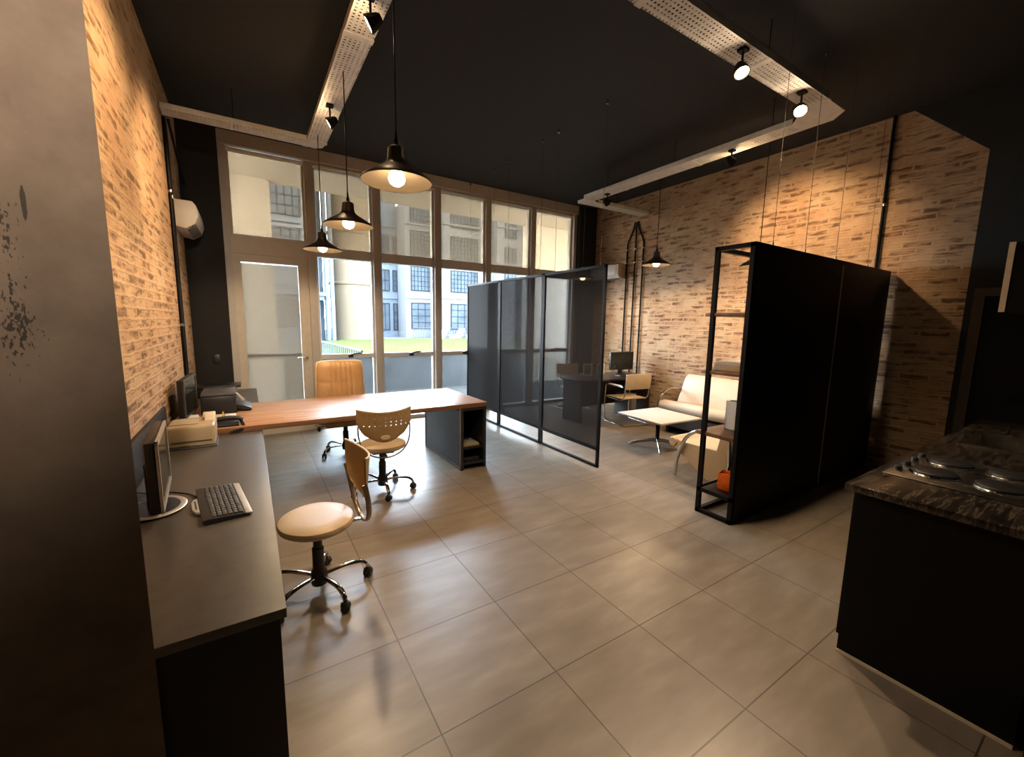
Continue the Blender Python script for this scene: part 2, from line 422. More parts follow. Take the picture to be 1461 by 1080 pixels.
    def build(s, name, m, parent=None, loc=None, rz=0., rot=None):
        bmesh.ops.recalc_face_normals(s.bm, faces=s.bm.faces[:])
        me = bpy.data.meshes.new(name); s.bm.to_mesh(me); s.bm.free()
        for p in me.polygons: p.use_smooth = True
        me.set_sharp_from_angle(angle=R(38))
        me.materials.append(m)
        o = bpy.data.objects.new(name, me); COL.objects.link(o)
        if parent is not None: o.parent = parent
        if loc: o.location = loc
        if rot: o.rotation_euler = rot
        elif rz: o.rotation_euler = (0, 0, rz)
        return o

def catmull(P, n, closed=False):
    out = []; m = len(P)
    rng = m if closed else m-1
    for i in range(rng):
        p1, p2 = P[i], P[(i+1) % m]
        p0 = P[(i-1) % m] if (closed or i > 0) else p1*2-p2
        p3 = P[(i+2) % m] if (closed or i+2 < m) else p2*2-p1
        for k in range(n):
            t = k/n
            out.append(.5*((2*p1)+(p2-p0)*t+(2*p0-5*p1+4*p2-p3)*t*t+(3*p1-p0-3*p2+p3)*t**3))
    if not closed: out.append(P[-1])
    return out

def thing(name, label, cat, loc=(0, 0, 0), rz=0., group=None):
    o = bpy.data.objects.new(name, None); COL.objects.link(o)
    o.empty_display_size = .1
    o.location = loc; o.rotation_euler = (0, 0, rz)
    return tag(o, label, cat, group)
def tag(o, label, cat, group=None, kind=None):
    o['label'] = label; o['category'] = cat
    if group: o['group'] = group
    if kind: o['kind'] = kind
    return o
def struct(o, label=None, cat=None):
    o['kind'] = 'structure'
    if label: o['label'] = label
    if cat: o['category'] = cat
    return o
def box(*a, **k): return MB().box(*a, **k)
def kids(o): return [c for c in bpy.data.objects if c.parent == o]
def dup(root, loc, rz=0., label=None, group=None):
    kid = {}
    for o in bpy.data.objects:
        if o.parent: kid.setdefault(o.parent.name, []).append(o)
    def cp(o, parent):
        c = o.copy(); COL.objects.link(c)
        if parent is not None: c.parent = parent
        for ch in kid.get(o.name, []): cp(ch, c)
        return c
    r = cp(root, None); r.location = loc; r.rotation_euler = (0, 0, rz)
    if label: r['label'] = label
    if group: r['group'] = group
    return r

# ------------------------------------------------------------------ dimensions
XL, XR, CEIL, YW = -.605, 6.33, 4.06, 6.90
PIER = 6.70

# ------------------------------------------------------------------ room shell
struct(box(-3.2, XR+.3, -3, 7.02, -.1, 0).build('floor', M['tile']), 'beige square porcelain tile floor of the office', 'floor')
struct(box(-3.2, XR+.3, -3, 7.1, CEIL, CEIL+.15).build('ceiling', M['ceiling']), 'matt black painted ceiling over the office', 'ceiling')
struct(box(XL-.2, XL, 1.40, 7.02, 0, CEIL).build('wall_left', M['brick']), 'lit rustic brick wall behind the long dark desk', 'wall')
br = MB().prism([(1.16, 0), (7.02, 0), (7.02, CEIL), (1.78, CEIL), (1.16, 3.46)], 'x', XR, XR+.2)
struct(br.build('wall_right', M['brick']), 'rustic brick wall behind the cream sofa', 'wall')
bk = MB().prism([(-3, 0), (1.16, 0), (1.16, 3.46), (1.78, CEIL), (-3, CEIL)], 'x', XR-.015, XR+.2)
struct(bk.build('wall_kitchen', M['blackwall']), 'black painted wall with sloping edge beside the brick', 'wall')
struct(box(2.46, XR, -.10, .10, 0, CEIL).build('wall_counter', M['blackwall']), 'black wall behind the kitchen counter', 'wall')
struct(box(-3.2, 2.5, -3.1, -3, 0, CEIL).build('wall_back', M['backwall']), 'plain plaster wall at the back of the room', 'wall')
struct(box(2.5, 2.6, -3, -.1, 0, CEIL).build('wall_side', M['backwall']), 'plain plaster wall behind the counter wall', 'wall')
struct(box(-3.2, -3.1, -3, 1.38, 0, CEIL).build('wall_entrance', M['backwall']), 'plain plaster wall by the entrance', 'wall')
struct(MB().prism([(-3.2, 1.38), (-.268, 1.38), (-.30, 1.46), (-3.2, 1.46)], 'z', 0, CEIL).build('wall_front', M['concrete']),
       'stained raw concrete wall end in front of the brick wall', 'wall')
struct(box(XL, -.20, PIER, 7.02, 0, CEIL).build('wall_pier', M['blackwall']), 'black pier between brick wall and glazed door', 'wall')
struct(box(5.87, XR, PIER, 7.02, 0, CEIL).build('wall_corner', M['blackwall']), 'black pier between last window and brick wall', 'wall')

# door in the black wall beyond the counter
d2 = struct(MB().box(XR-.035, XR-.015, .62, 1.02, 0, 2.02).build('door_2', M['black']), 'black door in the dark wall beyond the counter', 'door')
MB().box(XR-.055, XR-.016, 1.02, 1.10, 0, 2.02).box(XR-.055, XR-.016, .54, .62, 0, 2.02).box(XR-.055, XR-.016, .54, 1.10, 2.02, 2.10).build('door_frame', M['wenge'], d2)
MB().box(XR-.09, XR-.035, .68, .80, 1.02, 1.04).build('handle', M['black'], d2)

# ------------------------------------------------------------------ window wall
MX = [-.20, .85, 1.79, 2.815, 3.80, 4.80, 5.87]      # bay edges (mullion centres)
SILL, TRAN, HEAD = 1.13, 2.66, 3.90
hd = MB().box(-.20, 5.87, 6.76, 7.0, HEAD, CEIL)
struct(hd.build('trim_1', M['frame']), 'deep beige header beam above the windows', 'trim')
mu = MB()
mu.box(-.20, -.12, 6.80, 7.0, 0, HEAD); mu.box(5.80, 5.87, 6.80, 7.0, 0, HEAD)
for x in MX[1:-1]: mu.box(x-.055, x+.055, 6.82, 7.0, 0, HEAD, .006)
struct(mu.build('trim_2', M['frame']), 'beige vertical mullions between the window bays', 'trim')
names = ['column of round tower', 'second bay from the glazed door', 'middle bay', 'bay above the mesh screen', 'bay beside the black pier']
wl = ['tall window bay beside the glazed door, showing the round tower',
      'tall window bay showing the grass and blue recess',
      'tall window bay showing the gridded white building',
      'window bay rising behind the hanging mesh screen',
      'last window bay, against the black corner pier']
for i in range(1, 6):
    a, b = MX[i]+.055, MX[i+1]-(.055 if i < 5 else .07)
    w = struct(MB().box(a+.03, b-.03, 6.88, 6.96, SILL-.05, SILL+.02).box(a+.03, b-.03, 6.86, 6.97, TRAN-.06, TRAN+.05)
               .rect(a, b, 6.88, 6.96, 0, HEAD, .03, .06).build('window_%d' % i, M['alu']), wl[i-1], 'window')
    MB().box(a+.02, b-.02, 6.915, 6.921, SILL+.02, TRAN-.06).build('pane', M['glass'], w)
    MB().box(a+.02, b-.02, 6.915, 6.921, TRAN+.05, HEAD-.03).build('upper_pane', M['glass'], w)
    MB().box(a+.02, b-.02, 6.915, 6.921, .10, SILL-.05).build('lower_pane', M['lowglass'], w)
    c = (a+b)/2 + .03
    MB().box(c-.035, c+.035, 6.845, 6.88, SILL-.035, SILL+.012, .006).tube([(c, 6.86, SILL+.01), (c+.08, 6.85, SILL+.03), (c+.17, 6.85, SILL+.035)], .010, 8).build('latch', M['blackplastic'], w)
# glazed door in the first bay
a, b = MX[0]+.08, MX[1]-.055
dr = struct(MB().box(a, b, 6.84, 6.97, 2.55, 2.78).box(a, a+.09, 6.86, 6.94, 0, 2.55).box(b-.13, b, 6.86, 6.94, 0, 2.55).box(a+.09, b-.13, 6.865, 6.935, 2.45, 2.55)
            .box(a+.09, b-.13, 6.865, 6.935, 0, .14).box(a, a+.03, 6.88, 6.96, 2.78, HEAD).box(b-.03, b, 6.88, 6.96, 2.78, HEAD).build('door_1', M['door']), 'cream framed glazed door next to the black pier', 'door')
MB().box(a+.08, b-.12, 6.905, 6.911, .14, 2.45).build('pane', M['glass'], dr)
MB().box(a+.02, b-.02, 6.915, 6.921, 2.78, HEAD).build('upper_pane', M['glass'], dr)
MB().cyl((b-.065, 6.86, 1.12), (b-.065, 6.80, 1.12), .012).tube([(b-.065, 6.80, 1.12), (b-.09, 6.795, 1.12), (b-.20, 6.795, 1.12)], .010, 8).build('handle', M['steel'], dr)
MB().box(a+.10, b-.14, 6.925, 6.94, 1.14, 1.175).build('pale_line_bar', M['white'], dr)  # white bar placed beyond the glass so daylight makes a pale line

# roller blinds: one per bay + one on the door
bl = ['roller blind above the glazed door', 'roller blind in the bay of the round tower', 'roller blind in the bay behind the big front pendant lamp',
      'roller blind in the middle bay, over the white gridded building', 'roller blind behind the mesh screen wires', 'plain roller blind beside the black corner pier']
for i in range(6):
    a = MX[i]+(.09 if i == 0 else .065); b = MX[i+1]-(.065 if i < 5 else .08)
    zb = 2.80 if i == 0 else 2.74
    t = thing('roller_blind', bl[i], 'blind', ((a+b)/2, 6.855, zb), group='roller blinds of the window wall')
    h = (b-a)/2
    MB().cyl((-h, 0, HEAD-.035-zb), (h, 0, HEAD-.035-zb), .028, seg=16).build('roller_tube', M['white'], t)
    MB().box(-h+.015, h-.015, .022, .0235, 0, HEAD-.04-zb).build('fabric', M['blind'], t)
    MB().box(-h+.01, h-.01, .006, .036, -.035, .004, .006).build('bottom_rail', M['alu'], t)
t = thing('roller_blind', 'pale full-length blind hung on the glazed door', 'blind', (.33, 6.885, .16), group='roller blinds of the window wall')
MB().box(-.37, .33, 0, .0015, 0, 2.27).build('fabric', M['doorblind'], t)
MB().box(-.37, .33, -.005, .006, -.02, .004).build('bottom_rail', M['white'], t)

# ------------------------------------------------------------------ outside
struct(box(-6, 60, 7.02, 75, -.15, .02).build('terrace', M['paving']), 'pale paved courtyard outside the windows', 'ground')
lawn = MB().prism([(2.6, 17), (24, 17), (24, 33.7), (9.2, 33.7), (9.2, 32.6), (5.5, 32.6), (5.5, 31.5), (3.5, 31.5), (3.5, 29.5), (2.6, 29.5)], 'z', .02, .22).build('lawn', M['lawn'])
tag(lawn, 'green lawn in the courtyard beyond the railing', 'lawn', kind='stuff')
struct(MB().box(.6, 6.2, 9.85, 10.0, 0, .84).build('parapet', M['parapet']), 'low grey parapet just outside the windows', 'wall')
struct(MB().box(-1.5, 8.5, 7.02, 9.75, 4.30, 4.6).box(-1.5, .50, 9.5, 9.75, 0, 4.30).box(6.5, 8.5, 9.5, 9.75, 0, 4.30).build('wall_porch', M['plaster_beige']),
       'beige porch walls and slab around the window recess', 'wall')

def facade_window(parent, x0, x1, z0, z1, y, nx, nz, depth=.10):
    f = MB()
    w = .07
    f.rect(x0, x1, y-depth, y+.02, z0, z1, w)
    for k in range(1, nx): xx = x0+(x1-x0)*k/nx; f.box(xx-.022, xx+.022, y-depth+.01, y-.01, z0, z1)
    for k in range(1, nz): zz = z0+(z1-z0)*k/nz; f.box(x0, x1, y-depth+.01, y-.01, zz-.022, zz+.022)
    o = f.build('window', M['extframe'], parent)
    MB().box(x0+.02, x1-.02, y-.05, y-.03, z0+.02, z1-.02).build('pane', M['extglass'], o)
def building(label, x0, x1, y, h, m, wins, name='building', depth=8):
    t = thing(name, label, 'building', ((x0+x1)/2, y, .02))
    ox = (x0+x1)/2
    MB().box(x0-ox, x1-ox, 0, depth, 0, h).build('facade', m, t)
    # ledges between floors
    for z in (3.85, 7.3, 10.8): MB().box(x0-ox, x1-ox, -.12, 0, z, z+.18).build('ledge', m, t)
    for (a, b, z0, z1, nx, nz) in wins: facade_window(t, a-ox, b-ox, z0, z1, -.005, nx, nz)
    return t
building('white building with gridded steel windows behind the grass', 13.1, 16.05, 40, 12.9, M['plaster'],
         [(13.65, 15.75, .9, 3.45, 3, 4), (13.65, 15.75, 4.6, 6.95, 6, 5), (13.65, 15.75, 7.8, 10.3, 6, 6), (13.65, 15.75, 10.9, 12.6, 6, 4)])
building('white building with broad gridded windows behind the loungers', 16.1, 21.0, 38, 12.9, M['plaster'],
         [(16.95, 19.9, .9, 3.4, 4, 4), (16.95, 19.9, 4.5, 6.6, 8, 5), (16.95, 19.9, 7.5, 9.8, 8, 6), (16.95, 19.9, 10.6, 12.5, 8, 4)])
building('white building wing seen above the mesh screen', 21.0, 24.6, 36, 12.9, M['plaster'],
         [(21.85, 23.2, 1., 3.2, 3, 4), (21.85, 23.2, 4.5, 6.6, 3, 4), (21.85, 23.2, 7.1, 9.0, 3, 4), (21.85, 23.2, 9.9, 11.9, 3, 4)])
building('blue recessed building between tower and white building', 9.0, 13.08, 42.5, 13.4, M['plaster_blue'],
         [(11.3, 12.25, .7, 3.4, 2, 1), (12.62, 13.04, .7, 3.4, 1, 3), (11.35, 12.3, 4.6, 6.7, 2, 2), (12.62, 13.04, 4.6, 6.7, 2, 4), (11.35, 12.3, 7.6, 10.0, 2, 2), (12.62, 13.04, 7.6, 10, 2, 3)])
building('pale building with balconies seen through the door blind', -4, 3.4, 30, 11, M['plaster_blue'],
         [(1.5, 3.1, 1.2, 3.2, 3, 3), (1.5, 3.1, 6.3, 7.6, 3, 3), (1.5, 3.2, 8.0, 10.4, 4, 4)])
building('end building closing the courtyard beyond the wing', 24.6, 46, 34, 12, M['plaster'], [(27, 30, 4.5, 7, 5, 5), (27, 30, 8, 10.5, 5, 5)])
t = thing('round_tower', 'cream round tower rising from the courtyard', 'tower', (7.2, 35.5, .02))
MB().lathe([(1.62, 0), (1.62, 4.35), (1.70, 4.4), (1.70, 4.55), (1.62, 4.6), (1.62, 8.2), (1.70, 8.25), (1.70, 8.4), (1.62, 8.45), (1.62, 12.5)], seg=48).build('drum', M['plaster_cream'], t)
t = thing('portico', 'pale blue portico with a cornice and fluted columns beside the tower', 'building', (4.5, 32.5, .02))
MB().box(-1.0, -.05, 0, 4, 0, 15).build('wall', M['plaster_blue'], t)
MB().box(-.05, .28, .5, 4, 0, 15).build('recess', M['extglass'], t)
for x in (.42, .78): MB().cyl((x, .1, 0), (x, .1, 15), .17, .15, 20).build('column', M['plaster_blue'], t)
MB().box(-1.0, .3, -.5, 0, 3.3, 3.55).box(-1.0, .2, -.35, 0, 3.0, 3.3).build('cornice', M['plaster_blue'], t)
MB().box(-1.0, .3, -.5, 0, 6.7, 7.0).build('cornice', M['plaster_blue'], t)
# stair railing
t = thing('stair_railing', 'grey metal baluster railing running along the lawn', 'railing', (2.1, 10.1, .02))
MB().tube([(.14, 0, .93), (-.1, 6.9, .93)], .03, 8).tube([(.14, 0, .25), (-.1, 6.9, .25)], .02, 8).build('handrail', M['rail'], t)
for k in range(30):
    y = .05+k*.235
    MB().cyl((.14-.24*y/6.9, y, 0), (.14-.24*y/6.9, y, .93), .016, seg=6).build('baluster', M['rail'], t)
# terrace fence with loungers
t = thing('terrace_fence', 'pale slatted fence in front of the white buildings', 'fence', (13.0, 37.6, .02))
MB().box(0, 7.8, -.02, .02, 1.0, 1.06).box(0, 7.8, -.02, .02, .12, .17).build('rail', M['rail'], t)
for k in range(32): MB().box(k*.25-.02, k*.25+.02, -.015, .015, 0, 1.0).build('picket', M['rail'], t)
lg = ['white lounger standing before the first gridded ground floor window', 'white lounger between the two gridded buildings', 'white lounger nearest the mesh screen edge, on the terrace']
for k, x in enumerate((15.2, 16.9, 18.7)):
    lab = ['white lounger before the narrow gridded building', 'white lounger at the corner of the two gridded buildings', 'white lounger before the broad gridded building'][k]
    t = thing('sun_lounger', lab, 'lounger', (x, 36.4, .02), .5, group='loungers on the terrace')
    MB().prism([(-.9, .32), (.3, .32), (.85, .95), (.80, 1.0), (.26, .40), (-.9, .40)], 'y', -.32, .32).build('bed', M['white'], t)
    for sx in (-.8, .2):
        MB().box(sx-.03, sx+.03, -.3, .3, 0, .33).build('leg', M['white'], t)

# ------------------------------------------------------------------ left long desk
t = thing('long_desk', 'long dark grey desk running along the lit brick wall', 'desk', (XL+.005, 1.47, 0))
W = .655
MB().box(0, W, 0, 5.21, .685, .72, .003).build('worktop', M['desk'], t)
MB().box(0, W-.02, .015, .04, 0, .685).build('end_panel', M['satin'], t)
MB().box(W-.10, W-.08, 2.9, 5.2, 0, .685).build('front_panel', M['satin'], t)
MB().box(.03, W-.04, 2.3, 2.33, 0, .685).build('support', M['satin'], t)
MB().box(0, .02, 1.3, 2.68, .72, .985, .003).build('back_panel', M['satin'], t)

# wooden desk
t = thing('wooden_desk', 'long pine topped desk on a black open-ended pedestal', 'desk', (-.58, 4.10, 0))
MB().box(0, 2.86, 0, 1.14, .722, .770, .004).build('tabletop', M['wood'], t)
pd = MB().box(2.53, 2.85, .0, .02, 0, .03)
pd = MB()
pd.box(2.53, 2.56, 0, 1.12, 0, .72, .002); pd.box(2.82, 2.85, 0, 1.12, 0, .72, .002)
pd.box(2.56, 2.82, 0, 1.12, .69, .72); pd.box(2.56, 2.82, 0, 1.12, .06, .085); pd.box(2.56, 2.82, .55, .57, .08, .69)
pdo = pd.build('pedestal', M['pedestal'], t)
MB().box(2.56, 2.82, .015, .55, .235, .25).build('shelf', M['satin'], pdo)
MB().box(2.527, 2.530, .03, 1.09, .045, .68).build('side_panel', M['pedestal'], pdo)
MB().box(2.524, 2.529, .0, .03, 0, .72).box(2.524, 2.529, 1.09, 1.12, 0, .72).box(2.524, 2.529, 0, 1.12, 0, .04).build('edge_trim', M['greyplastic'], pdo)
f = thing('folder', 'yellow paper folder in the pedestal of the pine desk', 'folder', (2.11, 4.17, .251))
MB().box(-.11, .11, 0, .3, 0, .014).build('cover', M['yellow'], f)
MB().box(-.105, .105, .004, .3, .014, .028).build('sheets', M['paper'], f)
tag(MB().box(-.11, .11, 0, .28, 0, .03).build('magazine', M['darkgrey'], None, (2.11, 4.18, .0855)), 'dark magazine lying on the pedestal floor', 'magazine')

# ------------------------------------------------------------------ chairs
def star_base(t, rot=0., rad=.295):
    MB().lathe([(.0, .055), (.045, .055), (.048, .07), (.048, .13), (.034, .16), (.034, .29), (.026, .295), (.026, .43), (0, .43)]).build('gas_column', M['blackplastic'], t)
    for k in range(5):
        a = rot+k*2*PI/5
        c, s = math.cos(a), math.sin(a)
        pr = [(.03, .105), (.10, .118), (.17, .123), (.225, .115), (.258, .092), (.268, .068)]
        MB().tube([(r*c*rad/.27, r*s*rad/.27, z) for r, z in pr], .013, 10, smooth=3, flat=(.0165, .0115)).build('leg', M['chrome'], t)
        cx, cy = rad*c, rad*s
        pz = Vector((-s, c, 0))
        cb = MB()
        b = a+.9
        for q in (-1, 1):
            d = Vector((-math.sin(b), math.cos(b), 0))
            p = Vector((cx, cy, .027))
            cb.cyl(p+d*(q*.006), p+d*(q*.024), .027, .025, 16)
        cb.cyl((cx, cy, .03), (cx, cy, .075), .011, seg=10)
        cb.lathe([(.0, .062), (.018, .06), (.027, .05), (.030, .038)], (cx, cy, 0), 14)
        cb.build('caster', M['blackplastic'], t)

def task_chair(label, loc, rz, base_rot):
    t = thing('task_chair', label, 'chair', loc, rz, group='cream task chairs')
    star_base(t, base_rot)
    n = 14
    MB().lathe([(0, .425), (.15, .425), (.19, .432), (.213, .448), (.218, .465), (.212, .482), (.19, .494), (.14, .501), (.07, .503), (0, .503)], seg=40, sx=1.06, sy=.98).build('seat', M['vinyl'], t)
    MB().box(-.10, .10, -.12, .10, .405, .427, .004).box(.06, .20, .02, .045, .405, .415).build('tilt_mechanism', M['blackplastic'], t)
    def sh(u, v):
        s = u*2-1
        hw = .245*(.60+.40*min(1, (v*1.9))**.6)
        x = s*hw
        y = -.285+.075*s*s*(.6+.4*v)-.03*v
        z = .565+.285*v+.03*s*s*v-.0*(1-v)+(.05*s*s*(1-v))
        return (x, y, z)
    b = MB().sheet(sh, 24, 14, .011).build('backrest', M['shell_holes'], t)
    rim = [sh(u/24, 1) for u in range(25)]
    MB().tube([(x, y+.004, z) for x, y, z in rim], .0075, 8).build('rim', M['rim'], b)
    MB().lathe([(0, 0), (.042, 0), (.040, .004), (0, .005)], seg=24, sy=.5, mtx=Matrix.Translation((.0, -.297, .615)) @ Matrix.Rotation(R(90), 4, 'X')).build('badge', M['rim'], b)
    MB().tube([(-.232, -.232, .72), (-.228, -.25, .62), (-.195, -.262, .52), (-.12, -.268, .445), (0, -.27, .415), (.12, -.268, .445), (.195, -.262, .52), (.228, -.25, .62), (.232, -.232, .72)], .01, 10, smooth=4, flat=(.016, .006)).build('back_bar', M['bronze'], t)
    MB().box(-.022, .022, -.275, -.08, .408, .418, .002).build('back_bracket', M['steel'], t)
    return t
task_chair('cream task chair pushed up to the long side of the pine desk', (1.05, 4.02, 0), R(-8), R(-15))
task_chair('round-seated task chair drawn up to the dark desk near the keyboard', (.285, 2.64, 0), R(92), R(-90))

# executive chair (faces the room across the pine desk)
t = thing('executive_chair', 'tall tan leather executive chair behind the pine desk', 'chair', (.97, 5.42, 0), R(180))
star_base(t, R(20), .29)
def cush(u, v):
    a = 2*PI*u
    return (0, 0, 0)
bk = MB()
NX, NZ = 36, 26
def backf(u, v):
    x = (u*2-1); z = v
    hw = .275*(1-.05*max(0, z-.3))
    # rounded upper corners
    corner = 1-.12*max(0, (z-.86)/.14)**2
    ruche = .009*math.sin(x*PI*9)*math.exp(-(x/.62)**6)*(1 if .1 < z < .93 else .4)
    dent = -.02*math.exp(-((z-.6)/.02)**2)
    edge = (1-abs(x)**6)**.5 if abs(x) < 1 else 0
    top = (1-max(0, (z-.9)/.1)**2)**.5
    y = -.215+.055*edge*top+ruche*edge+dent*edge*.6-.06*z
    return (x*hw*corner, y, .50+.64*z)
bo = bk.sheet(backf, NX, NZ, .03).build('backrest', M['leather'], t)
pts = [(-.286, -.205, .52), (-.284, -.222, .85), (-.274, -.240, 1.09), (-.240, -.246, 1.145), (0, -.246, 1.156), (.240, -.246, 1.145), (.274, -.240, 1.09), (.284, -.222, .85), (.286, -.205, .52)]
MB().tube(pts, .013, 10, smooth=4).build('piping', M['rim'], bo)
MB().box(-.255, .255, -.265, -.235, .52, 1.10, .012, Matrix.Translation((0, -.02, 0))).build('back_shell', M['rim'], t)
MB().box(-.265, .265, -.22, .27, .40, .50, .035, seg=4).build('seat', M['leather'], t)
MB().box(-.13, .13, -.14, .14, .385, .41).build('tilt_mechanism', M['blackplastic'], t)
MB().tube([(.12, .05, .395), (.30, .05, .385)], .006).ball((.31, .05, .36), .022, sz=1.5).build('lever', M['blackplastic'], t)
for s in (-1, 1):
    MB().tube([(s*.20, .05, .41), (s*.31, .05, .43), (s*.325, .06, .55), (s*.325, .12, .66), (s*.325, -.15, .675)], .013, 10, smooth=4).build('armrest', M['chrome'], t)
    MB().box(s*.325-.025, s*.325+.025, -.16, .13, .675, .70, .01).build('arm_pad', M['white'], t)

# ------------------------------------------------------------------ things on the desks
def monitor(label, loc, rz, w, h, zb, base='oval', fr=None, tilt=0.):
    """screen faces local +Y"""
    t = thing('computer_monitor', label, 'monitor', loc, rz, group='computer monitors')
    fr = fr or M['blackplastic']
    MB().box(-w/2, w/2, -.045, -.006, zb, zb+h, .008).build('housing', M['blackplastic'], t)
    MB().box(-w/2, w/2, -.006, .006, zb, zb+.022).box(-w/2, w/2, -.006, .006, zb+h-.02, zb+h).box(-w/2, -w/2+.018, -.006, .006, zb, zb+h).box(w/2-.018, w/2, -.006, .006, zb, zb+h).build('bezel', fr, t)
    MB().box(-w/2+.016, w/2-.016, -.005, .001, zb+.02, zb+h-.018).build('screen', M['screen'], t)
    MB().box(-.045, .045, -.075, -.04, .01, zb+h*.55, .008).build('stand', M['blackplastic'], t)
    if base == 'oval':
        b = MB().lathe([(0, 0), (.128, 0), (.132, .008), (.128, .014), (.10, .016), (0, .017)], (0, -.05, 0), 40, 1.05, .88).build('foot', M['blackplastic'], t)
        MB().tube([(.128*1.05*math.cos(k*2*PI/40), -.05+.128*.88*math.sin(k*2*PI/40), .012) for k in range(40)], .009, 8, closed=True, flat=(.016, .005)).build('ring', M['silver'], b)
    else:
        MB().lathe([(0, 0), (.09, 0), (.09, .012), (0, .016)], (0, -.04, 0), 32, 1.1, .9).build('foot', M['blackplastic'], t)
    return t
monitor('silver framed monitor on an oval ring foot, at the keyboard', (-.395, 2.615, .72), R(-86), .52, .335, .068, fr=M['silver'])
monitor('slim monitor standing behind the black printer', (-.475, 4.69, .77), R(-93), .60, .345, .035, base='r', fr=M['darkgrey'])
monitor('black monitor on the far dark wood desk by the picture frames', (5.90, 5.42, .75), R(168), .50, .33, .085, base='r')

# keyboard
t = thing('keyboard', 'silver and black keyboard lying on the dark desk', 'keyboard', (-.163, 2.525, .72), R(98))
MB().prism([(-.085, 0), (.085, 0), (.10, .012), (.10, .026), (.075, .03), (-.075, .018), (-.09, .010)], 'x', -.232, .232, .003).build('housing', M['blackplastic'], t)
MB().prism([(-.102, .010), (-.070, .013), (-.070, .0215), (-.098, .017)], 'x', -.232, .232, .002).build('palm_strip', M['silver'], t)
MB().box(-.222, .222, -.066, .064, .019, .0255, mtx=Matrix.Rotation(R(3.5), 4, 'X')).build('key_bed', M['blackplastic'], t)
kme = None
for row in range(6):
    nk = 16
    for k in range(nk):
        if row == 0 and 4 <= k <= 8:
            if k != 6: continue
            o = MB().box(-.065, .065, -.0085, .0085, 0, .007, .002).build('key', M['darkgrey'], t)
        elif kme is None:
            o = MB().box(-.0115, .0115, -.0085, .0085, 0, .007, .002).build('key', M['darkgrey'], t); kme = o
        else:
            o = kme.copy(); COL.objects.link(o)
        y = -.053+row*.0213
        o.location = (-.205+k*.0274, y, .0235+y*.06); o.rotation_euler = (R(3.5), 0, 0)
MB().prism([(-.10, .10), (-.09, .118), (-.05, .128), (.05, .128), (.09, .118), (.10, .10)], 'z', .008, .022, .003).build('media_strip', M['silver'], t)
for k in range(7): MB().box(-.055+k*.017, -.045+k*.017, .108, .116, .021, .024).build('media_button', M['darkgrey'], t)
tag(MB().tube([(-.283, 2.66, .734), (-.33, 2.76, .724), (-.42, 2.84, .724), (-.5, 2.86, .726), (-.57, 2.9, .73)], .003, 6, smooth=6).build('keyboard_cable', M['blackplastic']), 'thin black cable trailing from the keyboard towards the brick wall', 'cable')

# beige fax printer
t = thing('fax_printer', 'beige office printer with an upright paper guide on the dark desk', 'printer', (-.395, 3.74, .72))
MB().box(-.15, .14, 0, .30, .012, .17, .018, seg=3).build('body', M['beige'], t)
MB().box(-.16, .15, -.004, .31, 0, .014, .003).build('base', M['darkgrey'], t)
MB().prism([(.16, .17), (.30, .17), (.30, .215), (.20, .205)], 'x', .07, .135, .006).build('paper_guide', M['cream'], t)
MB().box(-.13, .04, .06, .26, .17, .178, .003).build('lid', M['beige'], t)
MB().box(-.12, .12, -.003, .0, .05, .06).build('paper_slot', M['darkgrey'], t)

# telephone with coiled cord
t = thing('telephone', 'black desk telephone on the corner of the pine desk', 'telephone', (-.30, 4.14, .77))
MB().prism([(0, 0), (.20, 0), (.20, .05), (.03, .03), (0, .022)], 'x', 0, .19, .004).build('base', M['blackplastic'], t)
MB().tube([(.02, .055, .052), (.05, .05, .066), (.12, .045, .072), (.19, .045, .062), (.215, .045, .045)], [.022, .018, .016, .02, .022], 10).build('handset', M['blackplastic'], t)
for i in range(4):
    for j in range(3): MB().box(.055+i*.026, .074+i*.026, .095+j*.028, .115+j*.028, .036, .046).build('button', M['darkgrey'], t)
cp = []
for k in range(140):
    u = k/139
    base = Vector((.20, .06, .045)).lerp(Vector((.13, -.075, -.035)), u); base += Vector((.055*math.sin(PI*u), -.02*math.sin(PI*u), -.05*math.sin(PI*u)*(1-u)+.0))
    a = k*1.25
    cp.append(base+Vector((.011*math.cos(a), .005*math.cos(a), .011*math.sin(a))))
MB().tube(cp, .0036, 6).build('coiled_cord', M['blackplastic'], t)
# flat device + papers
t = thing('answering_machine', 'flat dark grey answering machine behind the beige printer', 'answering machine', (-.565, 4.13, .77))
MB().box(0, .25, 0, .24, 0, .055, .01).build('body', M['blackplastic'], t)
MB().box(.01, .24, .01, .23, .055, .062, .003).build('top_panel', M['greyplastic'], t)
MB().box(.05, .15, .12, .18, .062, .066).build('display', M['darkgrey'], t)
t = thing('paper_stack', 'white paper stack in front of the slim monitor', 'paper', (-.56, 4.385, .77))
for k in range(4):
    MB().box(-.002*k, .15-.003*k, 0, .19, k*.012, k*.012+.011).build('sheet_bundle', M['paper'], t)
tag(MB().box(0, .022, 0, .09, 0, .06, .002).build('card_box', M['cream'], None, (-.385, 4.52, .77)), 'small cream card box beside the white paper stack', 'box')
tag(MB().box(0, .20, 0, .17, 0, .02, .002).build('notepad', M['paper'], None, (-.34, 4.46, .77)), 'pale notepad lying before the black printer', 'notepad')
tag(MB().prism([(0, 0), (.03, 0), (.015, .055)], 'y', 0, .004).build('place_card', M['yellow'], None, (-.25, 4.50, .79)), 'small yellow card standing on the pale notepad', 'card')
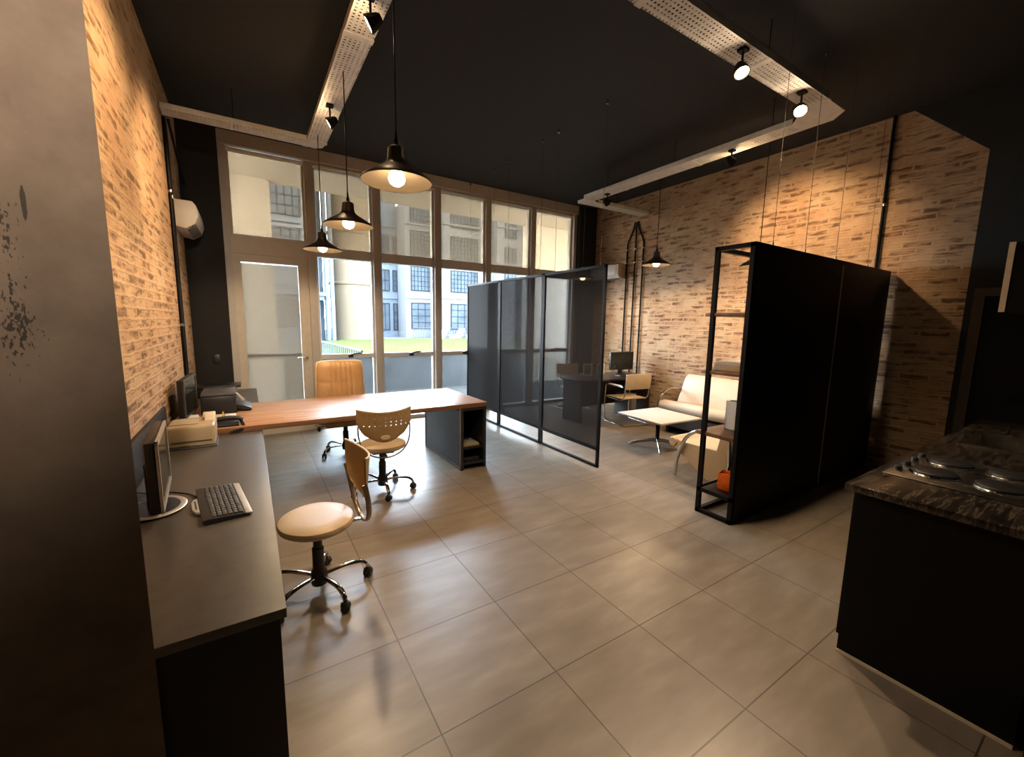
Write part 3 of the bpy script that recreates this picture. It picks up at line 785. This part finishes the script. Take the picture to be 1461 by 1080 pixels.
# black inkjet printer
t = thing('inkjet_printer', 'black printer with a glossy output tray on the pine desk', 'printer', (-.415, 4.74, .77))
MB().box(0, .28, 0, .44, 0, .17, .012).build('body', M['blackplastic'], t)
MB().box(.0, .275, .01, .43, .17, .20, .01).build('scanner_lid', M['darkgrey'], t)
MB().prism([(.28, .03), (.40, .002), (.40, .03), (.34, .06), (.28, .075)], 'y', .05, .36, .004).build('output_tray', M['blackplastic'], t)
MB().prism([(.275, .195), (.295, .19), (.35, .12), (.33, .11)], 'y', .02, .05).build('hinge_arm', M['silver'], t)
# black box at the end of the desk
t = thing('media_box', 'low black box at the window end of the dark desk', 'box', (-.565, 6.10, .72))
MB().box(0, .40, 0, .28, 0, .11, .004).build('body', M['satin'], t)
MB().box(-.005, .45, -.01, .29, .11, .14, .006).build('lid', M['blackplastic'], t)
tag(MB().box(XL+.20, XL+.27, PIER-.012, PIER, 1.08, 1.2, .004).build('light_switch', M['blackplastic']), 'small dark switch plate on the black pier', 'switch')

# ------------------------------------------------------------------ air conditioners
t = thing('air_conditioner', 'white split air conditioner on the brick wall over the dark desk', 'air conditioner', (XL, 5.86, 2.64), group='split air conditioners')
MB().prism([(0, .02), (.10, 0), (.185, .06), (.215, .14), (.205, .25), (.17, .295), (0, .30)], 'y', 0, .80, .008).build('housing', M['white'], t)
MB().prism([(.105, .001), (.188, .06), (.184, .064), (.101, .005)], 'y', .10, .74).build('air_flap', M['greyplastic'], t)
MB().prism([(.150, .030), (.186, .058), (.184, .062), (.148, .034)], 'y', .03, .07).build('status_slot', M['blackplastic'], t)
MB().box(.12, .175, .02, .05, .018, .024, mtx=None).build('sensor', M['darkgrey'], t)
t = thing('air_conditioner', 'small beige air conditioner on the brick wall near the corner', 'air conditioner', (XR, 5.86, 2.57), group='split air conditioners')
MB().prism([(0, .0), (-.14, .01), (-.19, .07), (-.19, .27), (-.15, .29), (0, .29)], 'y', 0, .78, .008).build('housing', M['cream'], t)
MB().box(-.196, -.19, .06, .72, .08, .24, .004).build('front_panel', M['white'], t)
MB().box(-.18, -.06, .04, .74, -.002, .004).build('air_flap', M['darkgrey'], t)

# ------------------------------------------------------------------ conduits
def conduit(label, pts, r=.013, fit=()):
    t = thing('conduit', label, 'conduit', pts[-1], group='black conduits on the brick walls')
    o = Vector(pts[-1])
    MB().tube([Vector(p)-o for p in pts], r, 8).build('pipe', M['black'], t)
    for z in fit:
        # ring clips where the pipe is fixed
        for a, b in zip(pts, pts[1:]):
            if min(a[2], b[2]) <= z <= max(a[2], b[2]) and a[2] != b[2]:
                p = Vector(a).lerp(Vector(b), (z-a[2])/(b[2]-a[2]))-o
                MB().cyl(p-Vector((0, 0, .014)), p+Vector((0, 0, .014)), r+.006, seg=10).build('clip', M['steel'], t)
                break
x = XL+.016
conduit('black conduit dropping straight from the tray, beside the air conditioner', [(x, 5.62, 3.66), (x, 5.62, 2.9), (x, 5.60, .74)], .016, (2.95, 1.6))
conduit('second black conduit, hugging the first near the air conditioner', [(x, 5.66, 3.66), (x, 5.72, 3.45), (x, 5.72, .74)], .014, (2.92,))
conduit('short slanting black conduit from the tray end to the black pier', [(x+.035, 5.62, 3.64), (x+.035, 6.55, 3.30), (x+.035, 6.66, 3.30)], .012)
x = XR-.024
conduit('black conduit closest to the corner air conditioner', [(x, 5.64, 3.60), (x, 5.66, 3.48), (x, 5.80, 3.22), (x, 5.80, .5)], .014, (3.1, 2.85))
conduit('middle one of three black conduits on the brick behind the sofa', [(x, 5.60, 3.60), (x, 5.60, .5)], .014, (3.1, 2.85))
conduit('black conduit of the three closest to the hanging lamp', [(x, 5.56, 3.60), (x, 5.54, 3.48), (x, 5.41, 3.22), (x, 5.41, .5)], .014, (3.1, 2.85))
conduit('lone black conduit down the brick wall at the shelf end', [(x, 1.935, CEIL), (x, 1.935, 0.1)], .016, (3.1,))

# ------------------------------------------------------------------ cable tray
t = thing('cable_tray', 'perforated steel cable tray looping under the black ceiling', 'cable tray', (0, 0, 3.68))
def tray(x0, x1, y0, y1, ax, ends=()):
    m = MB()
    m.box(x0, x1, y0, y1, 0, .003)
    o = m.build('tray_section', M['galv_holes'], t)
    f = MB()
    if ax == 'y': f.box(x0-.003, x0, y0, y1, 0, .055).box(x1, x1+.003, y0, y1, 0, .055).box(x0-.003, x0+.014, y0, y1, .052, .055).box(x1-.014, x1+.003, y0, y1, .052, .055)
    else: f.box(x0, x1, y0-.003, y0, 0, .055).box(x0, x1, y1, y1+.003, 0, .055).box(x0, x1, y0-.003, y0+.014, .052, .055).box(x0, x1, y1-.014, y1+.003, .052, .055)
    f.build('side_flange', M['galv'], o)
    j = MB()
    if ax == 'y': j.box(x0-.008, x1+.008, y1-.03, y1+.03, -.004, .0)
    else: j.box(x1-.03, x1+.03, y0-.008, y1+.008, -.004, .0)
    j.build('joint_plate', M['galv'], o)
LX0, LX1 = .69, .885
for y0, y1 in ((2.05, 3.35), (3.35, 4.75), (4.75, 5.45)): tray(LX0, LX1, y0, y1, 'y')
tray(XL+.01, LX0, 5.46, 5.64, 'x')
for x0, x1 in ((LX1, 2.2), (2.2, 3.45), (3.45, 4.45)): tray(x0, x1, 1.85, 2.045, 'x')
for y0, y1 in ((2.25, 3.4), (3.4, 4.6), (4.6, 5.30)): tray(4.70, 4.925, y0, y1, 'y')
tray(5.05, XR-.01, 5.34, 5.54, 'x')
# elbows
MB().prism([(LX0, 5.45), (LX1, 5.45), (LX1-.02, 5.60), (LX0+.1, 5.66), (LX0, 5.64)], 'z', 0, .003).build('elbow', M['galv'], t)
MB().prism([(4.45, 1.85), (4.80, 1.85), (4.925, 1.99), (4.925, 2.25), (4.70, 2.25), (4.45, 2.045)], 'z', 0, .003).build('elbow', M['galv'], t)
MB().prism([(4.70, 5.30), (4.925, 5.30), (5.05, 5.34), (5.05, 5.54), (4.80, 5.56), (4.70, 5.45)], 'z', 0, .003).build('elbow', M['galv'], t)
MB().prism([(LX0, 1.95), (LX0+.1, 1.85), (LX1, 1.85), (LX1, 2.05), (LX0, 2.05)], 'z', 0, .003).build('elbow', M['galv'], t)
for (x, y) in ((LX0+.1, 2.4), (LX0+.1, 3.9), (LX0+.1, 5.3), (0, 5.55), (1.8, 1.95), (3.6, 1.95), (4.81, 2.5), (4.81, 3.7), (4.81, 4.9), (5.6, 5.44)):
    MB().cyl((x, y, 0), (x, y, CEIL-3.68), .004, seg=6).build('hanger_rod', M['black'], t)
MB().tube([(LX0+.04, 2.06, .012), (LX0+.05, 3.6, .012), (LX0+.04, 5.44, .012)], .008, 6).build('cable', M['blackplastic'], t)

# ------------------------------------------------------------------ pendant lamps
def pendant(label, x, y, z, top, power=70):
    t = thing('pendant_lamp', label, 'lamp', (x, y, z), group='dark enamel pendant lamps')
    prof = [(.200, 0), (.202, .006), (.196, .014), (.165, .038), (.125, .062), (.090, .082), (.066, .100), (.053, .118), (.050, .13), (.046, .185), (.032, .196), (0, .198)]
    s = MB().lathe(prof, seg=48).build('shade', M['shade'], t)
    inn = [(.198, .001), (.190, .012), (.160, .034), (.120, .057), (.085, .077), (.060, .096), (.046, .115), (.040, .15), (0, .152)]
    MB().lathe(inn, seg=48).build('shade_lining', M['lining'], s)
    MB().lathe([(.024, .150), (.024, .10), (.022, .07), (0, .068)], seg=20).build('socket', M['blackplastic'], t)
    MB().lathe([(0, -.022), (.022, -.018), (.040, -.004), (.048, .018), (.044, .040), (.032, .060), (.018, .078), (0, .08)], seg=24).build('bulb', M['bulb'], t)
    MB().lathe([(.014, .198), (.014, .225), (.008, .24), (.008, .27), (0, .272)], seg=12).build('cord_grip', M['black'], t)
    MB().cyl((0, 0, .26), (0, 0, top-z), .0045, seg=6).build('cord', M['black'], t)
    l = bpy.data.lights.new('bulb_beam', 'SPOT'); l.energy = power; l.color = (1, .72, .45); l.spot_size = R(176); l.spot_blend = .25; l.shadow_soft_size = .045
    lo = bpy.data.objects.new('bulb_beam', l); COL.objects.link(lo); lo.parent = t; lo.location = (0, 0, -.03)
    return t
pendant('big pendant lamp hanging lowest in view from the tray end, over the floor before the pine desk', .78, 2.50, 2.475, 3.675)
pendant('pendant lamp hanging before the round tower window, middle of its row', .775, 3.84, 2.47, 3.675)
pendant('smallest looking pendant lamp of the row, hanging by the glazed door', .765, 5.22, 2.455, 3.675)
pendant('pendant lamp glowing before the brick wall by the conduits', 5.13, 4.15, 2.55, CEIL)
pendant('pendant lamp half hidden behind the top of the black shelf unit', 4.98, 2.60, 2.36, 3.68, 150)
pendant('pendant lamp dimmed behind the dark mesh screen', 4.97, 5.56, 2.45, 3.68)
bpy.data.objects['pendant_lamp']['label'] = 'big pendant lamp in front of the window header, hanging before the pine desk'

# ------------------------------------------------------------------ track spotlights
def spot(label, x, y, z, aim, lit, power=0, cone=70, col=(1, .65, .35)):
    t = thing('spotlight', label, 'spotlight', (x, y, 3.68), group='spotlights on the cable tray')
    a = Vector(aim).normalized()
    rot = a.to_track_quat('-Z', 'Y').to_matrix().to_4x4()
    c = Vector((0, 0, z-3.68))
    mt = Matrix.Translation(c) @ rot
    MB().cyl((0, 0, 0), (0, 0, z-3.68+.03), .008, seg=8).box(-.03, .03, -.03, .03, -.02, 0).build('stem', M['black'], t)
    h = MB().lathe([(0, .075), (.025, .073), (.036, .055), (.052, .0), (.055, -.02), (.050, -.022), (.047, -.008), (0, -.006)], seg=28, mtx=mt).build('head', M['black'], t)
    MB().lathe([(0, -.016), (.046, -.016), (.046, -.010), (0, -.010)], seg=28, mtx=mt).build('lens', M['lens'] if lit else M['offlens'], h)
    if power:
        l = bpy.data.lights.new('spot_beam', 'SPOT'); l.energy = power; l.color = col; l.spot_size = R(cone); l.spot_blend = .8; l.shadow_soft_size = .04
        lo = bpy.data.objects.new('spot_beam', l); COL.objects.link(lo)
        lo.parent = t; lo.matrix_local = Matrix.Translation(c+a*.03) @ rot
        g = bpy.data.lights.new('lens_spill', 'POINT'); g.energy = 5; g.color = col; g.shadow_soft_size = .035
        go = bpy.data.objects.new('lens_spill', g); COL.objects.link(go); go.parent = t; go.location = c+a*.065
    return t
spot('lit spotlight on the tray above the big pendant lamp, turned to the brick wall', .76, 2.90, 3.52, (-1, .45, -.62), True, 260, 75)
spot('lit spotlight on the tray by the window, turned to the brick wall', .77, 4.47, 3.52, (-1, .30, -.62), True, 200, 75)
spot('lit spotlight on the cross tray, over the middle of the tiled floor', 3.16, 1.90, 3.53, (-.25, -.45, -1), True, 165, 150, (1, .72, .46))
spot('lit spotlight at the tray elbow above the shelf unit', 4.12, 1.92, 3.53, (-.6, -.40, -.9), True, 120, 110, (1, .72, .46))
spot('black spotlight turned to the brick wall above the sofa', 4.80, 2.92, 3.55, (1, -.08, -.62), True, 230, 85)
spot('black unlit spotlight on the tray near the corner air conditioner', 4.82, 4.90, 3.55, (1, .1, -.3), False)
spot('lit spotlight hung from the ceiling, turned to the raw concrete wall end', -.15, -.5, 3.55, (-.30, .9, -.40), True, 420, 66, (1, .80, .60))
MB().cyl((0, 0, 0), (0, 0, CEIL-3.68), .008, seg=8).build('ceiling_rod', M['black'], bpy.data.objects['spotlight.006'])

# ------------------------------------------------------------------ hanging mesh partition
px = 3.387
labs = ['dark mesh screen panel closest to the white coffee table', 'dark mesh screen panel in the middle of the three', 'dark mesh screen panel next to the windows']
for k in range(3):
    y0 = 3.40+k*1.15; y1 = y0+1.145
    t = thing('mesh_screen', labs[k], 'screen', (px, y0, 0), group='dark mesh screen panels')
    Lc = y1-y0
    p = .032
    f = MB()
    f.box(-p/2, p/2, 0, p, 0, 2.335); f.box(-p/2, p/2, Lc-p, Lc, 0, 2.335)
    f.box(-p/2, p/2, 0, Lc, 2.305, 2.335); f.box(-p/2, p/2, 0, Lc, 0, .028); f.box(-p/2, p/2, 0, Lc, .205, .235)
    f.build('frame', M['black'], t)
    MB().box(-.004, .004, p, Lc-p, .235, 2.305).build('mesh_panel', M['screenmesh'], t)
    for yy in ((.10, Lc-.22) if k < 2 else (.22, Lc-.10)):
        MB().cyl((0, yy, 2.33), (0, yy, CEIL), .0022, seg=5).cyl((0, yy, 2.335), (0, yy, 2.36), .006, seg=8).build('suspension_wire', M['steel'], t)
        MB().lathe([(0, CEIL-.05), (.012, CEIL-.048), (.014, CEIL)], (0, yy, 0), 10).build('ceiling_hook', M['steel'], t)

# ------------------------------------------------------------------ shelf unit
SX0, SX1, SY0, SY1, SH = 3.36, 6.29, 1.79, 2.12, 2.335
t = thing('shelf_unit', 'tall black framed shelf unit with closed black back panels', 'shelf', (SX0, SY0, 0))
Lx, Ly, p = SX1-SX0, SY1-SY0, .035
f = MB()
for xx in (0, Lx-p):
    for yy in (0, Ly-p): f.box(xx, xx+p, yy, yy+p, 0, SH)
for zz in (0, SH-p, .20):
    for yy in (0, Ly-p): f.box(0, Lx, yy, yy+p, zz, zz+p)
    for xx in (0, Lx-p): f.box(xx, xx+p, 0, Ly, zz, zz+p)
f.build('frame', M['black'], t)
MB().box(.03, 1.62, -.006, .008, 0.01, SH-.005).build('back_panel', M['black'], t)
MB().box(1.645, Lx, -.006, .008, 0.01, SH-.005).build('back_panel', M['black'], t)
MB().box(1.622, 1.643, -.008, -.002, .03, SH-.04).build('lit_gap_strip', M['sling'], t)  # pale strip painted in for lit brick showing through the panel gap
MB().box(.035, Lx-.035, .02, Ly-.01, .215, .235).build('bottom_shelf', M['black'], t)
for zz, th in ((1.76, .03), (1.265, .03), (.715, .035)):
    MB().box(.005, Lx-.04, .012, Ly+.045, zz, zz+th, .002).build('shelf', M['walnut'], t)
for xx in (.30, .86, 1.5, 2.3):
    MB().cyl((xx, .02, SH), (xx, .02, CEIL), .0022, seg=5).cyl((xx, .02, SH), (xx, .02, SH+.03), .007, seg=8).build('suspension_wire', M['steel'], t)
# contents
t = thing('vase', 'orange cube glass vase on the bottom of the shelf unit', 'vase', (3.535, 1.945, .236), R(14))
v = MB()
v.box(-.06, .06, -.06, .06, 0, .012); v.box(-.06, .06, -.06, -.05, 0, .15, .002); v.box(-.06, .06, .05, .06, 0, .15, .002); v.box(-.06, -.05, -.05, .05, 0, .15, .002); v.box(.05, .06, -.05, .05, 0, .15, .002)
v.build('glass_walls', M['orange'], t)
MB().ball((0, 0, .07), .048, sz=1.3).build('candle', M['orange'], t)
t = thing('file_holder', 'white magazine holder with files on the lower plank shelf', 'file holder', (3.62, 1.84, .751))
MB().box(0, .008, 0, .22, 0, .26).box(.10, .108, 0, .22, 0, .26).box(0, .108, 0, .008, 0, .26).box(0, .108, .212, .22, 0, .12).box(0, .108, 0, .22, 0, .006).build('holder', M['white'], t)
for k in range(5): MB().box(.014+k*.017, .026+k*.017, .012, .21, .006, .24+.012*(k % 3)).build('file', M['paper'] if k % 2 else M['greyplastic'], t)
for k in range(3):
    tag(MB().box(0, .30, 0, .22, 0, .012, .002).build('magazine', M['paper'], None, (3.85+.02*k, 1.84, .751+k*.0125)), 'white magazine lying flat beside the file holder on the lower plank', 'magazine', 'magazines on the lower plank shelf')
t = thing('paper_roll', 'pale flat document box on the middle plank shelf', 'box', (3.44, 1.82, 1.296))
MB().box(0, .42, 0, .28, 0, .055, .004).build('tray', M['sling'], t)
MB().prism([(0, .055), (.28, .055), (.26, .075), (.1, .085), (.02, .07)], 'x', .02, .40).build('papers', M['paper'], t)
bpy.data.objects['paper_roll'].name = 'document_box'

# ------------------------------------------------------------------ lounge
t = thing('coffee_table', 'square white coffee table on a black post', 'table', (4.72, 3.62, 0), R(-4))
MB().box(-.39, .39, -.39, .39, .425, .45, .006).build('tabletop', M['tabletop'], t)
MB().cyl((0, 0, .07), (0, 0, .42), .028).box(-.14, .14, -.14, .14, .415, .426).build('post', M['black'], t)
for k in range(4):
    a = R(45+90*k+4)
    c, s = math.cos(a), math.sin(a)
    MB().tube([(.02*c, .02*s, .095), (.10*c, .10*s, .09), (.24*c, .24*s, .062), (.34*c, .34*s, .028), (.38*c, .38*s, .014)], [.026, .026, .024, .02, .013], 12).build('foot', M['steel'], t)

t = thing('sofa', 'cream two-seat sofa with chrome tube arms along the brick wall', 'sofa', (5.5, 2.2, 0))
MB().prism([(-.03, .36), (.45, .30), (.62, .30), (.62, .42), (.45, .44), (.02, .47)], 'y', .02, 1.98, .02).build('seat', M['sofa'], t)
MB().tube([(.0, 0.0, .43), (0, .05, .43), (0, 1.0, .43), (0, 1.93, .43), (0, 1.985, .43)], [.06, .085, .088, .085, .06], 24).build('seat_roll', M['sofa'], t)
MB().prism([(.42, .36), (.60, .34), (.80, .80), (.78, .86), (.70, .87), (.63, .82)], 'y', .02, 2.03, .025).build('backrest', M['sofa'], t)
for yy in (-.03, 2.06):
    MB().tube([(.08, yy, .0), (.03, yy, .25), (.05, yy, .48), (.15, yy, .60), (.32, yy, .655), (.55, yy, .63), (.62, yy, .58)], .018, 12, smooth=5).tube([(.60, yy, .60), (.66, yy, .0)], .018, 12).build('arm_tube', M['chrome'], t)
MB().box(.02, .62, .05, 1.95, .10, .30, .01).build('base', M['wenge'], t)  # dark block put in for the shadow under the seat
for yy in (.1, 1.9):
    MB().box(.08, .58, yy-.025, yy+.025, 0, .10).build('foot', M['black'], t)

t = thing('armchair', 'cream armchair with a bent chrome tube arm, by the shelf unit', 'armchair', (4.0, 2.16, 0))
prof = [(.70, .315), (.66, .29), (.28, .05), (.12, .05), (.03, .40), (.0, .60), (.03, .66), (.10, .66), (.155, .58), (.19, .40), (.60, .395), (.70, .425)]
MB().prism(prof, 'x', .02, .72, .012).build('body', M['sofa'], t)
MB().tube([(.0, .70, .37), (.03, .70, .37), (.71, .70, .37), (.74, .70, .37)], [.045, .06, .06, .045], 20).build('seat_roll', M['sofa'], t)
for xx in (-.02, .76):
    MB().tube([(xx, .63, .0), (xx, .61, .22), (xx, .53, .44), (xx, .40, .56), (xx, .22, .60), (xx, .06, .58), (xx, .0, .54)], .02, 12, smooth=5).build('arm_tube', M['chrome'], t)
for xx in (-.02, .76): MB().tube([(xx, .04, .55), (xx, .02, .30), (xx, .10, .0)], .016, 10).build('rear_leg', M['chrome'], t)

# dark desk in the lounge corner
t = thing('executive_desk', 'dark wood veneer desk against the brick wall by the conduits', 'desk', (4.55, 4.98, 0))
MB().prism([(0, .18), (.12, .05), (.45, 0), (1.74, 0), (1.74, .78), (.35, .78), (.08, .70), (0, .55)], 'z', .72, .75, .004).build('desktop', M['wenge'], t)
MB().box(.10, .14, .16, .62, 0, .72).build('end_panel', M['wenge'], t)
MB().box(1.66, 1.70, .04, .74, 0, .72).build('end_panel', M['wenge'], t)
MB().box(.14, 1.66, .50, .52, .20, .72).build('modesty_panel', M['wenge'], t)
t = thing('tower_computer', 'dark tower computer on the floor under the veneer desk', 'computer', (5.80, 5.12, 0))
MB().box(0, .19, 0, .34, 0, .42, .006).build('case', M['darkgrey'], t)
MB().box(.0, .19, -.012, 0, .0, .42, .004).build('front_panel', M['greyplastic'], t)
MB().box(.04, .15, -.016, -.012, .33, .36).build('drive_bay', M['blackplastic'], t)
for k, (x, y, w, h, lab) in enumerate(((5.60, 5.66, .15, .19, 'small white picture frame beside the black monitor'), (5.14, 5.52, .17, .22, 'pale picture frame seen through the mesh screen'))):
    t = thing('picture_frame', lab, 'picture frame', (x, y, .75), R(-28))
    f = MB()
    f.rect(-w/2, w/2, 0, .012, 0, h, .022)
    f.build('border', M['white'], t)
    MB().box(-w/2+.02, w/2-.02, .004, .010, .02, h-.02).build('photo', M['darkgrey'], t)
    MB().prism([(.010, .0), (.08, 0), (.012, h*.7)], 'x', -.015, .015).build('easel', M['darkgrey'], t)
tag(MB().box(0, .42, 0, .15, 0, .022, .004).build('computer_keyboard', M['blackplastic'], None, (5.56, 5.13, .75), R(-8)), 'black keyboard on the veneer desk before the black monitor', 'keyboard')

def cantilever(label, loc, rz):
    """faces local +Y"""
    t = thing('cantilever_chair', label, 'chair', loc, rz, group='chrome cantilever chairs')
    w = .27
    for s in (-1, 1):
        MB().tube([(s*w, -.27, .012), (s*w, .22, .012), (s*w, .26, .04), (s*w, .265, .30), (s*w, .26, .44), (s*w, .25, .63), (s*w, .20, .66), (s*w, -.12, .655), (s*w, -.20, .655)], .012, 10).build('side_frame', M['chrome'], t)
        MB().tube([(s*w*.93, .25, .44), (s*w*.93, -.16, .43), (s*w*.93, -.23, .50), (s*w*.93, -.27, .86)], .012, 10).build('back_post', M['chrome'], t)
    MB().tube([(-w, -.27, .012), (w, -.27, .012)], .012, 10).build('base_rail', M['chrome'], t)
    MB().box(-w*.93, w*.93, -.18, .25, .437, .455, .006).build('seat', M['sling'], t)
    MB().box(-w*.97, w*.97, -.012, .012, -.13, .13, .006, Matrix.Translation((0, -.258, .745)) @ Matrix.Rotation(R(6), 4, 'X')).build('backrest', M['sling'], t)
    for s in (-1, 1): MB().box(s*w-.018, s*w+.018, -.17, .16, .662, .682, .006).build('arm_pad', M['rim'], t)
    return t
cantilever('chrome cantilever chair with beige back, facing the veneer desk', (5.43, 4.83, 0), R(-8))
cantilever('beige backed chair behind the veneer desk, seen through the mesh screen', (5.40, 6.18, 0), R(172))

# ------------------------------------------------------------------ kitchen counter
t = thing('kitchen_counter', 'black kitchen counter under a dark veined stone top', 'counter', (2.52, .13, 0))
MB().box(0, .018, 0, .60, .0, .885).box(2.682, 2.7, 0, .60, .0, .885).box(.018, 2.682, 0, .018, .0, .885).box(.018, 2.682, .018, .58, .06, .08).box(.018, 2.682, .56, .58, 0, .885).build('cabinet', M['black'], t)
# worktop with openings for the sink
wt = MB()
wt.box(-.06, 1.52, -.02, .635, .885, .92, .003); wt.box(2.10, 2.78, -.02, .635, .885, .92, .003)
wt.box(1.52, 2.10, -.02, .16, .885, .92); wt.box(1.52, 2.10, .53, .635, .885, .92)
wt.build('worktop', M['marble'], t)
for k in range(4):
    d = MB().box(.02+k*.67, .66+k*.67, .60, .618, .08, .86, .002).build('cupboard_door', M['black'], t)
    MB().tube([(.60+k*.67, .618, .60), (.60+k*.67, .645, .60), (.60+k*.67, .645, .76), (.60+k*.67, .618, .76)], .006, 8).build('handle', M['steel'], d)
MB().box(-.012, 0, 0, .60, 0, .012).build('plinth_strip', M['cream'], t)
t = thing('sink', 'steel sink let into the stone counter top', 'sink', (4.04, .29, .92))
s = MB()
s.box(0, .58, 0, .37, -.17, -.165); s.box(0, .006, 0, .37, -.17, .003); s.box(.574, .58, 0, .37, -.17, .003); s.box(0, .58, 0, .006, -.17, .003); s.box(0, .58, .364, .37, -.17, .003)
s.build('basin', M['steel'], t)
MB().box(-.015, .595, -.015, .008, .0005, .004).box(-.015, .595, .362, .385, .0005, .004).box(-.015, .008, 0, .37, .0005, .004).box(.572, .595, 0, .37, .0005, .004).build('rim', M['steel'], t)
MB().lathe([(0, -.163), (.03, -.163), (.03, -.160), (0, -.160)], (.29, .18, 0), 20).build('drain', M['chrome'], t)
t = thing('cooktop', 'steel electric cooktop with four dark plates on the counter', 'cooktop', (2.80, .20, .92))
MB().box(0, .66, 0, .52, .0005, .009, .003).build('plate', M['steel'], t)
for (x, y) in ((.18, .36), (.48, .36), (.18, .13), (.48, .13)):
    b = MB().lathe([(0, .009), (.095, .009), (.097, .013), (.090, .016), (.088, .026), (.080, .030), (0, .029)], (x, y, 0), 40).build('hotplate', M['blackplastic'], t)
    MB().tube([(x+.092*math.cos(k*2*PI/40), y+.092*math.sin(k*2*PI/40), .013) for k in range(40)], .006, 8, closed=True).build('ring', M['chrome'], b)
for k in range(4):
    MB().lathe([(0, .009), (.018, .009), (.016, .028), (.012, .032), (0, .032)], (.12+k*.135, .487, 0), 16).build('knob', M['blackplastic'], t)
t = thing('wall_cabinet', 'dark wall cabinet with a pale edge above the counter', 'cabinet', (3.30, .10, 1.775))
MB().box(0, 2.6, 0, .36, 0, .35).build('body', M['black'], t)
for k in range(4):
    d = MB().box(.003+k*.65, .647+k*.65, .362, .38, .003, .347, .002).build('door', M['black'], t)
MB().box(-.006, .002, .361, .383, 0, .35).build('edge_strip', M['edging'], t)

# ------------------------------------------------------------------ daylight
w = bpy.data.worlds.new('sky'); scene.world = w; w.use_nodes = True
nt = w.node_tree
bg = nt.nodes['Background']
tc = nd(nt, 'ShaderNodeTexCoord'); sx = nd(nt, 'ShaderNodeSeparateXYZ'); lk(nt, tc.outputs['Generated'], sx.inputs[0])
lk(nt, ramp(nt, sx.outputs[2], [(0, (.80, .88, .95)), (.6, (.62, .80, 1.))]), bg.inputs[0])
bg.inputs[1].default_value = 60.

# ------------------------------------------------------------------ camera
f_px, yaw, pit, rol = 589.310316, .567620380, .134554732, .0161650941
fw = Vector((math.sin(yaw)*math.cos(pit), math.cos(yaw)*math.cos(pit), -math.sin(pit)))
r0 = Vector((math.cos(yaw), -math.sin(yaw), 0)); u0 = r0.cross(fw)
r = r0*math.cos(rol)+u0*math.sin(rol); u = -r0*math.sin(rol)+u0*math.cos(rol)
cam = bpy.data.cameras.new('camera'); co = bpy.data.objects.new('camera', cam); COL.objects.link(co)
cam.sensor_width = 36; cam.sensor_fit = 'HORIZONTAL'; cam.lens = f_px/1461*36
cam.clip_start = .05; cam.clip_end = 300
mw = Matrix((r, u, -fw)).transposed().to_4x4(); mw.translation = Vector((0, 0, 1.68))
co.matrix_world = mw
scene.camera = co

scene.view_settings.view_transform = 'Standard'; scene.view_settings.look = 'None'
scene.view_settings.gamma = 1; scene.view_settings.use_curve_mapping = False
scene.view_settings.exposure = 0.
c = scene.cycles
c.max_bounces = 10; c.diffuse_bounces = 5; c.glossy_bounces = 5; c.transparent_max_bounces = 24
c.sample_clamp_indirect = 4.; c.use_denoising = True
c.caustics_reflective = False; c.caustics_refractive = False
